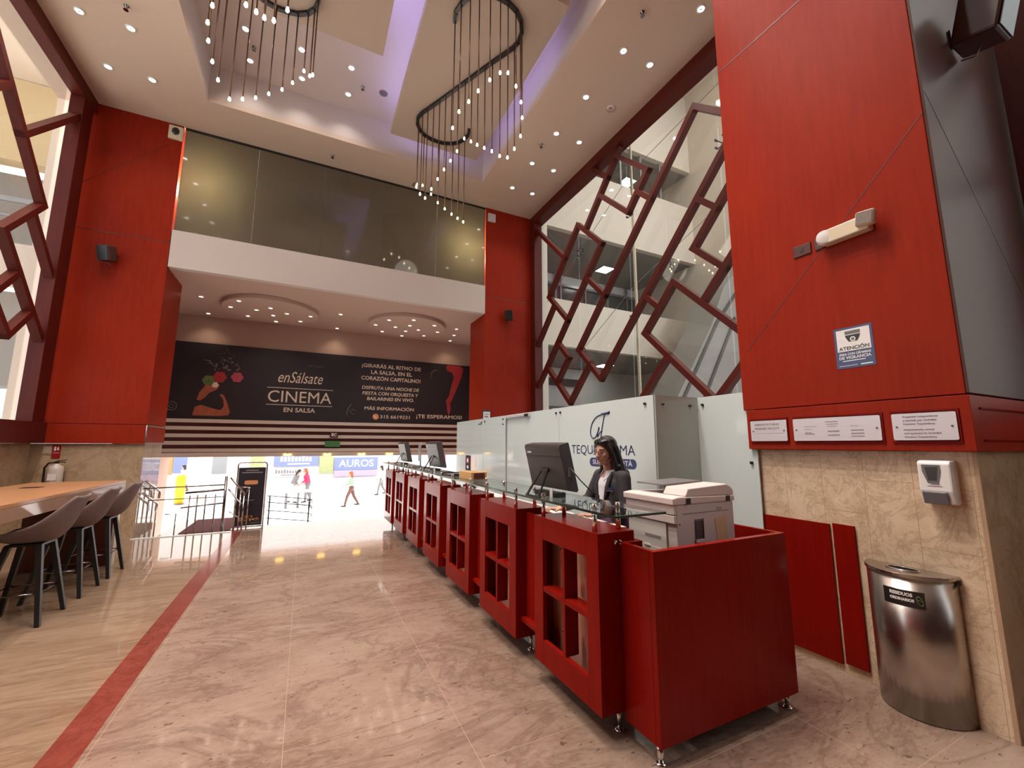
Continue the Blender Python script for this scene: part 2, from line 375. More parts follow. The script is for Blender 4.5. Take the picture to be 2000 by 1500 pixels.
def lettering(body, pos, face, size, m, parent, name='lettering', width=None, height=None, **kw):
    me = text_mesh(body, size, width, **kw)
    ax, ay = Vector(FACE[face][0]), Vector(FACE[face][1]); az = ax.cross(ay); p = Vector(pos)
    if height and me.vertices:
        ys = [v.co.y for v in me.vertices]; k = height/(max(ys)-min(ys)); mid = (max(ys)+min(ys))/2
        for v in me.vertices: v.co.y = (v.co.y-mid)*k
    for v in me.vertices: v.co = p + ax*v.co.x + ay*v.co.y + az*v.co.z
    me.name = name; me.materials.clear(); me.materials.append(M[m])
    o = bpy.data.objects.new(name, me); COL.objects.link(o); o.parent = parent
    return o
def panel2d(pts, face, o, t=0.002):
    # flat polygon given in face coordinates around origin o, with thickness t towards the viewer
    ax, ay = Vector(FACE[face][0]), Vector(FACE[face][1]); az = ax.cross(ay); o = Vector(o)
    return MB().prism(pts, lambda p: o + ax*p[0] + ay*p[1], lambda p: o + ax*p[0] + ay*p[1] + az*t)
def rrect(w, h, r, n=4):
    out = []
    for cx, cy_, a0 in ((w/2-r, h/2-r, 0), (-w/2+r, h/2-r, 90), (-w/2+r, -h/2+r, 180), (w/2-r, -h/2+r, 270)):
        for k in range(n+1):
            a = R(a0 + 90*k/n); out.append((cx+r*math.cos(a), cy_+r*math.sin(a)))
    return out
def circle2d(r, n=16, c=(0, 0)): return [(c[0]+r*math.cos(2*math.pi*k/n), c[1]+r*math.sin(2*math.pi*k/n)) for k in range(n)]
ORD = ['first','second','third','fourth','fifth','sixth','seventh','eighth','ninth','tenth','eleventh','twelfth']
# ------------------------------------------------------------------ the shell of the hall
CZ = 7.45          # ceiling height
struct('floor', MB().box(-0.905, 5.4, -5, 9.60, -0.12, 0), 'floor_marble')
struct('floor_left', MB().box(-3.95, -1.075, -5, 9.12, -0.12, 0), 'floor_marble_warm')
struct('trim_1', MB().box(-1.075, -0.905, -5, 9.60, -0.12, 0), 'stripe_marble')
struct('trim_2', MB().box(-2.45, -1.08, 9.12, 9.16, -0.2, 0.012), 'glass_edge')
c = MB()
c.box(-4.2, -1.9, -5, 9.25, CZ, CZ+0.1).box(3.25, 5.3, -5, 9.25, CZ, CZ+0.1).box(-1.9, 3.25, 8.18, 9.25, CZ, CZ+0.1).box(-1.9, 3.25, -5, 1.2, CZ, CZ+0.1)
struct('ceiling', c, 'ceiling_paint')
c = MB()
c.box(-2.0, -1.9, 1.1, 8.28, CZ+0.1, 8.26).box(3.25, 3.35, 1.1, 8.28, CZ+0.1, 8.26).box(-1.9, 3.25, 8.18, 8.28, CZ+0.1, 8.26).box(-1.9, 3.25, 1.1, 1.2, CZ+0.1, 8.26)
c.box(-1.9, 3.25, 1.2, 8.18, 8.16, 8.26)
struct('ceiling_coffer', c, 'coffer_paint_ledlit')
TZ = 7.62
def ceiling_tray(x0, x1, y0, y1):
    t = struct('ceiling_tray', MB().box(x0, x1, y0, y1, TZ, TZ+0.14), 'tray_paint_dimmed')
    struct('tray_neck', MB().box(x0+0.35, x1-0.35, y0+0.35, y1-0.35, TZ+0.141, 8.159), 'coffer_paint_ledlit', parent=t)
    return t
tray_l = ceiling_tray(-1.13, 0.72, 2.4, 6.13)
tray_r = ceiling_tray(1.13, 2.94, 4.19, 7.78)
# LED strips lying on the trays' edges (the violet cove light)
s = MB().box(1.15, 1.19, 4.3, 7.6, TZ+0.145, TZ+0.165).box(1.3, 2.8, 7.68, 7.72, TZ+0.145, TZ+0.165)
tag(s.build('led_strip', 'led_violet'), 'violet light strip along the left and back edges of the right ceiling tray', 'light strip', 'violet cove light strips')
s = MB().box(2.88, 2.92, 4.9, 7.3, TZ+0.145, TZ+0.165)
tag(s.build('led_strip', 'led_violet'), 'violet light strip along the window side of the right ceiling tray', 'light strip', 'violet cove light strips')
s = MB().box(0.64, 0.68, 2.6, 5.9, TZ+0.145, TZ+0.165)
tag(s.build('led_strip', 'led_violet'), 'violet light strip along the right edge of the left ceiling tray', 'light strip', 'violet cove light strips')

struct('wall_front_lightblock', MB().box(-4.2, 5.4, -5.2, -5.0, -0.1, 7.6), 'dark_red_wood')  # unseen wall added to cut the light from behind the camera
# ---- left back column: red cladding over marble
def diag_line(mb, face, o, p0, p1, w=0.006, t=0.002):
    ax, ay = Vector(FACE[face][0]), Vector(FACE[face][1]); az = ax.cross(ay); o = Vector(o)
    a = o + ax*p0[0] + ay*p0[1] + az*(t/2-0.0005); b = o + ax*p1[0] + ay*p1[1] + az*(t/2-0.0005)
    mb.bar(a, b, w, t, az); return mb
wl = struct('wall_back_left', MB().box(-3.95, -2.41, 9.10, 10.15, 1.87, 7.45), 'red_wood')
struct('cladding_band', MB().box(-3.95, -2.405, 9.09, 10.155, 1.55, 1.862), 'red_wood', parent=wl)
struct('marble_base', MB().box(-3.95, -2.43, 9.14, 10.13, -0.25, 1.548), 'dado_marble', parent=wl)
struct('marble_return', MB().box(-2.429, -2.415, 9.14, 10.10, -0.22, 1.546), 'polished_marble', parent=wl)
struct('steel_trim', MB().box(-2.41, -2.398, 9.085, 10.16, 1.838, 1.858).box(-2.41, -2.398, 9.085, 10.16, 1.552, 1.57).box(-2.41, -2.398, 9.083, 9.10, 1.552, 1.858), 'chrome', parent=wl)
g = MB()
for z in (5.13,): diag_line(g, '-y', (0, 9.10, 0), (-3.75, z), (-2.41, z), 0.012)
diag_line(g, '-y', (0, 9.10, 0), (-3.72, 5.9), (-2.43, 7.19), 0.006)
struct('panel_joint', g, 'dark_red_wood', parent=wl)
# ---- right back column
wr = struct('wall_back_right', MB().box(3.73, 5.3, 9.10, 10.10, -0.1, 7.45), 'red_wood')
struct('panel_joint', diag_line(MB(), '-y', (0, 9.10, 0), (3.73, 5.13), (5.2, 5.13), 0.012), 'dark_red_wood', parent=wr)

# ---- mezzanine over the entrance
cm = struct('ceiling_mezzanine', MB().box(-3.0, 4.7, 9.24, 12.42, 4.69, 4.80), 'soffit_paint')
for cx, cyy, r in ((-0.88, 11.0, 0.99), (2.25, 10.85, 0.97)):
    struct('ceiling_disc', MB().lathe([(r, 0), (r, -0.075), (r-0.012, -0.09)], (cx, cyy, 4.689), 56), 'soffit_paint', parent=cm)
struct('wall_mezzanine', MB().box(-2.40, 3.725, 9.10, 9.239, 4.69, 5.39), 'mezzanine_paint')
win = tag(bpy.data.objects.new('window_2', None), kind='structure'); COL.objects.link(win)
xs = [-2.385, -1.185, 0.03, 1.255, 2.48, 3.715]
for i in range(5):
    struct('glass_pane', MB().box(xs[i]+0.004, xs[i+1]-0.004, 9.12, 9.135, 5.392, 7.40), 'mezzanine_glass', parent=win)
struct('dark_gap_strip', MB().box(-2.39, 3.72, 9.115, 9.16, 7.402, 7.449), 'black_metal', parent=win)  # black strip painted for the dark gap above the glass
struct('wall_behind_glass', MB().box(-2.6, 3.9, 10.6, 10.64, 5.40, 7.45).box(-2.6, 3.9, 9.26, 10.6, 7.451, 7.5), 'dark_glazing')
struct('floor_mezzanine', MB().box(-2.4, 3.72, 9.25, 10.6, 5.30, 5.38), 'dark_glazing')
# wall over the entrance, banner wall, louvres
struct('wall_entrance', MB().box(-3.05, 4.7, 12.42, 12.6, 1.30, 4.70), 'soffit_paint')
struct('wall_entrance_left', MB().box(-3.15, -3.0, 10.15, 13.3, -1.45, 4.69), 'soffit_paint')
struct('wall_entrance_right', MB().box(4.6, 4.75, 10.1, 13.3, -1.45, 4.69), 'soffit_paint')
struct('ceiling_entrance', MB().box(-3.0, 4.6, 12.61, 13.3, 1.25, 1.30), 'soffit_paint')
lv = thing('louvre_panel', 'dark red louvre band with pale horizontal slats above the entrance doors', 'louvre')
MB().box(-2.98, 4.3, 12.36, 12.41, 1.30, 2.145).build('backing_board', 'dark_red_wood', lv)
for k, z in enumerate((2.135, 1.96, 1.785, 1.61, 1.435)):
    MB().box(-2.97, 4.29, 12.315, 12.36, z-0.085, z).build('slat', 'mezzanine_paint', lv)
# steps down to the street, landing at the left
s = MB()
for k in range(8): s.box(-1.08, 3.72, 9.60+0.3*k, 9.60+0.3*(k+1), -1.5, -0.175*(k+1))
struct('floor_steps', s, 'floor_marble')
struct('floor_landing', MB().box(-2.41, -1.09, 9.17, 12.4, -0.35, -0.20), 'floor_marble')
struct('floor_street', MB().box(-40, 40, 12.0, 46, -1.6, -1.40), 'street_paving')

# ---- left glass wall with its dado
struct('wall_left', MB().box(-3.95, -3.78, -5, 9.10, -0.1, 1.55), 'dado_marble')
struct('trim_3', MB().box(-3.95, -3.62, -5, 9.085, 1.551, 1.87), 'dark_red_wood', bevel=0.006)
w1 = tag(bpy.data.objects.new('window_1', None), kind='structure'); COL.objects.link(w1)
struct('frame_post', MB().box(-3.80, -3.62, 8.66, 8.98, 1.871, 7.22), 'red_wood_shade', 0.004, parent=w1)
struct('frame_beam', MB().box(-3.80, -3.62, 2.38, 9.09, 7.222, 7.449), 'red_wood_shade', 0.004, parent=w1)
ys = [2.38, 3.3, 5.4, 7.0, 8.65]
for i in range(4): struct('glass_pane', MB().box(-3.85, -3.84, ys[i]+0.004, ys[i+1]-0.004, 1.872, 7.44), 'clear_glass', parent=w1)
# outside the left glass: a gallery of pale walls and grey panels
o = MB().box(-5.0, -4.76, 11.0, 11.3, 0, 8.75).box(-12, -5.0, 11.0, 11.3, 4.55, 5.35)
struct('wall_gallery', o, 'cream_wall')
struct('wall_gallery_upper', MB().box(-12, -5.0, 11.0, 11.3, 7.02, 8.75), 'warm_lit_wall')
struct('ceiling_gallery', MB().box(-12, -4.3, 5.5, 14, 8.76, 9.0), 'cream_wall')
gb = MB().box(-12, -5.0, 11.6, 11.7, 5.36, 7.01).box(-12, -5.0, 11.6, 11.7, 2.6, 4.54)
struct('wall_gallery_grey', gb, 'grey_soffit')
struct('trim_4', MB().box(-12, -5.001, 11.05, 11.1, 6.20, 6.30).box(-12, -5.001, 11.05, 11.1, 5.9, 5.93).box(-12, -5.001, 11.05, 11.1, 2.55, 2.6), 'steel_grey')
struct('floor_gallery', MB().box(-14, -4.0, -6, 14, -0.15, -0.02), 'gallery_bounce')
struct('wall_left_lightblock', MB().box(-3.95, -3.6, -5, 2.37, 1.871, 7.44), 'red_wood')  # unseen solid bay added to keep window light off the desk end

# ---- right glass wall
w3 = tag(bpy.data.objects.new('window_3', None), kind='structure'); COL.objects.link(w3)
struct('frame_post', MB().box(4.98, 5.2, 8.87, 9.09, 1.0, 7.23), 'red_wood_shade', 0.004, parent=w3)
struct('frame_beam', MB().box(4.98, 5.24, 2.38, 9.09, 7.231, 7.449), 'red_wood_shade', 0.004, parent=w3)
ys = [2.38, 3.75, 5.73, 7.35, 9.08]
for i in range(4): struct('glass_pane', MB().box(5.27, 5.28, ys[i]+0.004, ys[i+1]-0.004, 0.5, 7.44), 'clear_glass', parent=w3)
struct('mullion_tube', MB().cyl((5.40, 5.74, 0), (5.40, 5.74, 7.44), 0.028, n=10), 'cream_plastic', smooth=True, parent=w3)
struct('tension_cable', MB().tube([(5.42, 9.0, 5.2), (5.42, 5.75, 6.85)], 0.006, 6).tube([(5.42, 5.75, 6.85), (5.42, 2.5, 7.3)], 0.006, 6).tube([(5.42, 8.3, 3.2), (5.42, 5.75, 4.55)], 0.006, 6).tube([(5.42, 5.75, 4.55), (5.42, 2.5, 5.6)], 0.006, 6), 'steel_grey', parent=w3)
for (y, z) in ((7.35, 5.85), (5.73, 5.95), (3.75, 6.05), (7.35, 3.55), (5.73, 3.85)):
    f = MB()
    for a in (45, 135, 225, 315):
        f.tube([(5.40, y, z), (5.33, y+0.09*math.cos(R(a)), z+0.09*math.sin(R(a)))], 0.008, 6)
        f.cyl((5.33, y+0.09*math.cos(R(a)), z+0.09*math.sin(R(a))), (5.282, y+0.09*math.cos(R(a)), z+0.09*math.sin(R(a))), 0.018, n=8)
    struct('spider_fitting', f, 'black_metal', parent=w3)
struct('wall_right', MB().box(5.0, 5.26, 2.38, 9.09, -0.1, 0.98), 'dado_marble')

# ---- right near column
wc = struct('wall_right_near', MB().box(3.40, 5.3, 1.00, 2.375, 1.845, 7.449), 'red_wood', 0.004)
g = MB()
diag_line(g, '-x', (3.40, 0, 0), (-2.37, 5.15), (-1.0, 5.15), 0.010)
diag_line(g, '-x', (3.40, 0, 0), (-2.30, 2.35), (-1.0, 3.65), 0.005)
struct('panel_joint', g, 'dark_red_wood', parent=wc)
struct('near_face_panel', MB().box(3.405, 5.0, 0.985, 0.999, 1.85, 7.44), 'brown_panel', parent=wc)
struct('panel_joint', diag_line(MB(), '-y', (0, 0.985, 0), (3.42, 3.80), (4.6, 2.62), 0.005), 'black_metal', parent=wc)
bd = MB().box(3.385, 5.3, 0.985, 2.34, 1.515, 1.838)
struct('cladding_band', bd, 'red_wood', 0.003, parent=wc)
fr = MB()
for y0, y1 in ((2.0, 2.31), (1.395, 1.96), (1.035, 1.355)):
    fr.box(3.377, 3.385, y0, y1, 1.755, 1.765).box(3.377, 3.385, y0, y1, 1.563, 1.573).box(3.377, 3.385, y0, y0+0.01, 1.573, 1.755)
fr.box(3.5, 5.2, 0.977, 0.985, 1.758, 1.768).box(3.5, 5.2, 0.977, 0.985, 1.575, 1.582)
struct('band_moulding', fr, 'red_lacquer', parent=wc)
struct('marble_base', MB().box(3.455, 5.3, 1.03, 2.85, -0.1, 1.513), 'wall_marble', parent=wc)
struct('marble_near_face', MB().box(3.46, 5.0, 1.016, 1.03, 0, 1.513), 'dado_marble', parent=wc)
struct('corner_bead', MB().box(3.45, 3.468, 1.010, 1.030, 0, 1.512), 'bead_stone', parent=wc)
# next window bay to the right of that column
w4 = tag(bpy.data.objects.new('window_4', None), kind='structure'); COL.objects.link(w4)
struct('frame_post', MB().box(4.90, 5.1, 0.75, 0.97, 1.87, 7.44), 'dark_red_wood', 0.004, parent=w4)
struct('frame_sill', MB().box(4.90, 5.1, -5, 0.97, 1.6, 1.868), 'dark_red_wood', parent=w4)
struct('glass_pane', MB().box(5.15, 5.16, -5, 0.98, 1.87, 7.44), 'clear_glass', parent=w4)
struct('wall_right_front', MB().box(5.0, 5.3, -5, 0.98, -0.1, 1.6), 'dado_marble')

# ---- atrium seen through the right glass
AY = 11.0
struct('wall_atrium', MB().box(6.35, 13.5, AY, AY+0.2, 8.65, 11.0).box(6.35, 13.5, AY, AY+0.2, 4.65, 6.2).box(6.35, 6.62, AY-0.05, AY+0.3, 0, 16).box(6.62, 13.5, AY, AY+0.2, 12.6, 16), 'cream_wall')
struct('ceiling_corridor', MB().box(6.62, 13.5, AY+0.2, 15, 8.66, 8.8).box(6.62, 13.5, AY+0.2, 15, 4.66, 4.8).box(6.62, 13.5, AY+0.2, 15, 12.6, 12.7), 'grey_soffit')
struct('floor_corridor', MB().box(6.62, 13.5, AY+0.2, 15, 5.2, 5.3).box(6.62, 13.5, AY+0.2, 15, 9.3, 9.4).box(5.3, 20, -6, 15, -0.12, -0.01), 'street_paving')
struct('wall_corridor_glazing', MB().box(6.62, 13.5, 14.2, 14.3, 5.31, 8.2).box(6.62, 10.2, 14.2, 14.3, 3.9, 4.2), 'dark_glazing')
struct('wall_corridor_pale', MB().box(6.62, 13.5, 14.32, 14.4, 0, 4.65).box(6.62, 13.5, 14.32, 14.4, 8.2, 8.65), 'street_wall')
struct('wall_corridor_warm', MB().box(9.8, 13.5, 14.2, 14.3, 9.41, 12.6), 'warm_lit_wall')
m_ = MB()
for x in (7.6, 8.9, 9.15, 10.4, 11.6, 12.7): m_.box(x, x+0.07, 14.12, 14.19, 5.31, 8.62)
for x in (9.9, 10.9, 11.9): m_.box(x, x+0.08, 11.1, 11.2, 11.0, 12.6)
m_.box(6.62, 13.5, 14.10, 14.19, 8.1, 8.2).box(6.62, 10.2, 14.10, 14.19, 2.98, 3.06).box(6.7, 6.76, 14.10, 14.19, 0, 3.0).box(8.6, 8.68, 14.10, 14.19, 0, 3.0)
struct('trim_5', m_, 'steel_grey')
struct('wall_atrium_side', MB().box(13.5, 13.7, 5.0, 15.0, 0, 16), 'cream_wall')
struct('wall_atrium_far', MB().box(19.8, 20, -6, 5.0, 0, 16).box(13.7, 19.8, 4.9, 5.0, 0, 16), 'cream_wall')
struct('ceiling_atrium_sunblock', MB().box(5.4, 20, -4.0, 15, 16.0, 16.2), 'cream_wall')  # roof added to block the sun from the atrium
for x, y, z, lb in ((7.0, 13.4, 8.655, 'upper corridor, at the far left'), (10.6, 13.0, 8.655, 'upper corridor, in the middle'), (10.5, 13.1, 4.655, 'lower corridor'), (11.6, 12.6, 12.595, 'topmost warm corridor')):
    t = thing('corridor_light', 'square ceiling light through the right glass wall, ' + lb, 'ceiling light', (x, y, z), 0, 'corridor ceiling lights')
    MB().box(-0.30, 0.30, -0.30, 0.30, -0.02, 0).build('frame', 'steel_grey', t)
    MB().box(-0.27, 0.27, -0.27, 0.27, -0.024, -0.0205).build('diffuser', 'corridor_panel', t)
struct('wall_atrium_sunblock', MB().box(5.3, 14, 15.0, 15.2, -0.1, 16.2).box(5.3, 5.4, 9.11, 15.0, -0.1, 16.2).box(5.3, 5.4, -5, 9.109, 7.56, 16.2).box(5.4, 6.35, 11.0, 11.2, -0.1, 16.0), 'cream_wall')  # sealing walls added to stop sun leaking into the atrium
wk = tag(bpy.data.objects.new('window_5', None), kind='structure'); COL.objects.link(wk)
struct('skylight_glow', MB().box(8, 17, -1, 8, 15.95, 15.995), 'skylight_glow', parent=wk)  # glowing pane added to light the atrium under its closed roof
sb = MB()
for k in range(6): sb.box(8+1.8*k-0.08, 8+1.8*k+0.08, -1, 8, 15.7, 15.949)
for k in range(4): sb.box(8, 17, -1+3*k-0.08, -1+3*k+0.08, 15.6, 15.699)
struct('skylight_bars', sb, 'steel_grey', parent=wk)
es = thing('escalator', 'grey escalator side climbing to the right behind the right glass wall', 'escalator')
MB().prism([(9.2, 2.5), (9.2, 0), (13.3, 0), (13.3, 8.0), (11.8, 6.6), (11.1, 5.2)], lambda p: Vector((p[0], 8.6, p[1])), lambda p: Vector((p[0], 9.7, p[1]))).build('truss_side', 'grey_soffit', es)
for a, b in (((9.45, 2.5), (11.3, 5.3)), ((10.3, 2.5), (12.2, 5.6)), ((11.2, 2.3), (13.2, 5.6)), ((11.3, 5.3), (13.2, 7.4))):
    MB().bar((a[0], 8.57, a[1]), (b[0], 8.57, b[1]), 0.09, 0.05, (0, 1, 0)).build('handrail', 'dark_glazing', es)
for x, z, lb in ((-2.05, 6.42, 'left'), (3.28, 6.30, 'right')):
    t = thing('wall_lamp', 'lamp glowing behind the tinted mezzanine glass, at the %s end' % lb, 'lamp', (x, 9.62, z), 0, 'lamps behind the mezzanine glass')
    MB().ball((0, 0, 0), 0.05, 14, 8).build('globe', 'lens_warm', t, True)
    MB().cyl((0, 0.05, 0), (0, 0.979, 0), 0.012, n=8).build('arm', 'black_metal', t, True)
    l = bpy.data.lights.new('lamp', 'POINT'); l.energy = 190; l.color = (1, 0.92, 0.74); l.shadow_soft_size = 0.1
    o = bpy.data.objects.new('lamp', l); COL.objects.link(o); o.parent = t; o.location = (0, -0.1, 0)
# ------------------------------------------------------------------ red lattice screens in front of the glass walls
# a bar is ('c', c, d0, d1): y+z = c, from z-y = d0 to d1   or ('d', d, c0, c1): z-y = d, from y+z = c0 to c1
def yz(c, d): return ((c-d)/2, (c+d)/2)
def lattice(name, x, w, dep, bars, label, group):
    t = thing(name, label, 'lattice', (0, 0, 0), 0, group)
    for b in bars:
        if b[0] == 'c': a, e = yz(b[1], b[2]), yz(b[1], b[3])
        else: a, e = yz(b[2], b[1]), yz(b[3], b[1])
        a, e = Vector((x, *a)), Vector((x, *e)); u = (e-a).normalized()
        MB().bar(a-u*w/2*b[4] if len(b) > 4 else a-u*w/2, e+u*w/2, w, dep+(0.002 if b[0] == 'd' else 0), (1,0,0)).build('lattice_bar', 'red_wood_shade', t)
    return t
lattice('lattice_screen', 5.075, 0.088, 0.11, [
 ('d',-1.84,13.36,16.02), ('c',13.36,-0.76,-3.25), ('d',-0.76,13.36,11.80), ('c',11.80,-0.76,-5.85), ('d',-3.25,13.36,11.80), ('c',12.86,-3.25,-4.85),
 ('d',0.77,13.60,12.86), ('c',12.86,1.50,-0.76), ('d',1.32,12.86,11.27), ('c',11.27,1.32,0.27), ('d',0.27,12.86,11.27), ('d',0.79,11.27,10.66),
 ('c',10.66,2.75,-3.61), ('d',2.75,10.66,8.2), ('c',9.22,3.6,-3.61), ('d',-3.61,10.66,9.22), ('c',9.92,-3.61,-5.05), ('d',-5.05,11.80,9.92),
 ('d',-4.09,11.80,10.93), ('c',10.93,-4.09,-5.05), ('d',-1.81,11.80,10.66), ('d',1.19,9.22,8.60), ('c',8.60,3.0,0.33), ('d',0.33,8.60,7.63),
 ('c',7.63,2.4,-0.45), ('d',-1.10,9.22,8.62), ('c',8.62,-0.45,-1.79), ('d',-0.45,8.62,5.4), ('d',-1.79,8.62,5.8), ('c',7.66,-1.79,-4.4), ('c',6.07,-0.4,-1.79)],
 'dark red diagonal lattice screen before the right glass wall behind the reception counter', 'red lattice screens')
lattice('lattice_screen', -3.70, 0.088, 0.11, [
 ('c',13.20,0.6,-3.17), ('d',-1.82,13.20,15.5), ('d',-3.17,13.20,11.75), ('c',12.78,-3.17,-4.55), ('c',11.77,-3.17,-5.75), ('d',-4.03,11.77,10.87),
 ('d',-4.90,11.68,10.87), ('c',10.87,-1.0,-4.90), ('d',-1.0,13.20,10.87), ('c',9.4,2.0,-3.6), ('d',0.6,13.20,9.4)],
 'dark red diagonal lattice screen before the left glass wall above the bar table', 'red lattice screens')
lattice('lattice_screen', 5.0, 0.10, 0.11, [('d',4.16,5.88,4.4), ('c',4.4,4.6,2.6)],
 'dark red lattice bar in the window bay at the top right edge of the photo', 'red lattice screens')

# ------------------------------------------------------------------ ceiling fittings
def downlight_proto(name, r, lens, ring):
    t = thing(name, 'x', 'downlight')
    MB().lathe([(r, 0), (r, -0.008), (r*0.72, -0.016), (r*0.70, -0.004)], n=24, cap0=False, cap1=False).build('trim_ring', ring, t, True)
    MB().lathe([(r*0.69, -0.006), (r*0.3, -0.011), (0.0005, -0.012)], n=20, cap0=False, cap1=True).build('lens', lens, t, True)
    MB().lathe([(r*0.2, -0.0125), (r*0.2, -0.016), (0.001, -0.0165)], n=12, cap0=False).build('lamp_cap', 'grey_plastic', t, True)
    return t
def spot_under(root, e, size=115, col=(1, 0.89, 0.80), dz=-0.03, sd=0.05):
    l = bpy.data.lights.new('lamp', 'SPOT'); l.energy = e; l.spot_size = R(size); l.spot_blend = 0.9; l.shadow_soft_size = sd; l.color = col
    o = bpy.data.objects.new('lamp', l); COL.objects.link(o); o.parent = root; o.location = (0, 0, dz)
first = [None]
def downlight(proto, x, y, z, label, group, e=0, **kw):
    r = proto if proto.name not in used else copy_tree(proto); used.add(proto.name)
    r.location = (x, y, z); r['label'] = label; r['group'] = group
    if e: spot_under(r, e, **kw)
    return r
used = set()
P1 = downlight_proto('downlight', 0.062, 'lens_on', 'white_plastic')
EF = 24
rows_r = [3.30, 4.25, 5.20, 6.15, 7.11, 8.06]
nxt = ['nearest the camera', 'second from the camera', 'third from the camera', 'fourth from the camera', 'fifth from the camera', 'farthest, close to the red column']
for i, y in enumerate(rows_r):
    for x, nm in ((3.95, 'left'), (4.48, 'right')):
        if i == 0 and x < 4: continue
        downlight(P1, x, y, CZ, 'downlight on the right ceiling strip, %s row, %s' % (nm, nxt[i]), 'downlights in the flat ceiling', EF if y < 6 else 10)
downlight(P1, 3.95, 3.30, CZ, 'downlight on the right ceiling strip, left row, nearest the camera', 'downlights in the flat ceiling', EF if y < 6 else 10)
for y, a in ((7.10, 'nearer the camera'), (8.06, 'nearer the back wall')):
    for x, nm in ((-3.17, 'next to the left glass wall'), (-2.62, 'next to the coffer')):
        downlight(P1, x, y, CZ, 'downlight on the left ceiling strip, %s, %s' % (nm, a), 'downlights in the flat ceiling', EF if y < 6 else 10)
for y, a in ((7.15, 'front'), (7.78, 'back')):
    for x, nm in ((-1.28, 'left'), (-0.47, 'middle'), (0.32, 'right')):
        downlight(P1, x, y, 8.16, 'downlight inside the raised ceiling coffer, %s one of the %s row' % (nm, a), 'downlights in the ceiling coffer', 8 if y < 7.5 else 3)
for y in (2.35, 3.30, 4.25, 5.20, 6.15):     # the left strip runs on out of the frame
    for x in (-3.17, -2.62):
        downlight(P1, x, y, CZ, 'downlight on the left ceiling strip above the frame', 'downlights in the flat ceiling', 120)
for x in (3.95, 4.48): downlight(P1, x, 0.30, CZ, 'downlight on the ceiling in front of the right near column', 'downlights in the flat ceiling', 90)
for x, y, z in ((0.92, 2.2, 8.16), (0.92, 3.4, 8.16), (0.4, 2.75, TZ), (-0.75, 2.75, TZ), (0.4, 3.6, TZ), (-0.75, 3.6, TZ), (0.2, 1.8, 8.16), (1.6, 1.8, 8.16), (3.08, 1.8, 8.16), (3.08, 3.2, 8.16)):  # unseen spots added to brighten the near floor, counter and column
    downlight(P1, x, y, z, 'added fill light in the front part of the coffer above the frame', 'downlights in the ceiling coffer', 235, size=118)
P2 = downlight_proto('downlight_small', 0.055, 'lens_warm', 'white_plastic'); P2.name = 'downlight_small'

L_ = [(-1.57,11.12),(-1.81,11.72),(-1.27,11.7),(-1.52,12.37),(-0.95,11.39),(-0.93,12.04),(-0.9,12.61),(-0.61,11.71),(-0.31,12.31),(-0.07,11.7)]
R_ = [(1.81,11.12),(2.4,10.83),(1.56,11.75),(2.09,11.73),(2.42,11.4),(3.03,11.09),(1.83,12.38),(2.44,12.04),(2.74,11.74),(3.3,11.71),(2.45,12.62),(3.05,12.32)]
K_ = (1.55-4.599)/(1.55-4.82)
for nm, pts in (('left', L_), ('right', R_)):
    pts = sorted(pts)
    for i, (x, y) in enumerate(pts):
        downlight(P2, x*K_, y*K_, 4.598, 'small downlight in the %s ceiling disc over the entrance, %s from the left' % (nm, ORD[i]), 'downlights under the mezzanine', 9 if i % 2 == 0 else 0, col=(1, 0.82, 0.6))
for x, y, lb in ((-2.2,10.72,'by the left column, nearer the hall'), (-2.3,12.08,'by the left column, nearer the banner'), (0.59,10.72,'between the two discs, nearer the hall'), (0.6,12.11,'between the two discs, nearer the banner'),
                 (3.55,10.72,'by the right column, nearest the hall'), (3.70,11.38,'by the right column, middle of three'), (3.8,12.06,'by the right column, nearest the banner')):
    downlight(P2, x, y, 4.689, 'small downlight over the entrance, ' + lb, 'downlights under the mezzanine', 12 if y < 11.5 else 5, col=(1, 0.82, 0.6))
# amber glows of mirrored downlights, added as glowing ovals on the door header
hd = thing('door_header', 'pinkish polished door header under the louvre band', 'header')
MB().box(-2.98, 4.3, 12.24, 12.30, 1.235, 1.335).build('header_bar', 'mezzanine_paint', hd, bevel=0.01)
for i, x in enumerate((-0.37, 0.56, 1.42, 2.16)):
    t = thing('header_glow', 'flat amber glow on the door header, %s from the left' % ORD[i], 'lamp', (x, 12.2165, 1.275), 0, 'amber glows on the door header')
    MB().ball((0, 0.0, 0), (0.10, 0.0225, 0.028), 16, 8).build('lens', 'amber_glow', t, True)
    MB().lathe([(0.03, 0), (0.03, 0.012)], (0, 0.0, 0.029), 12).build('cap', 'black_plastic', t)
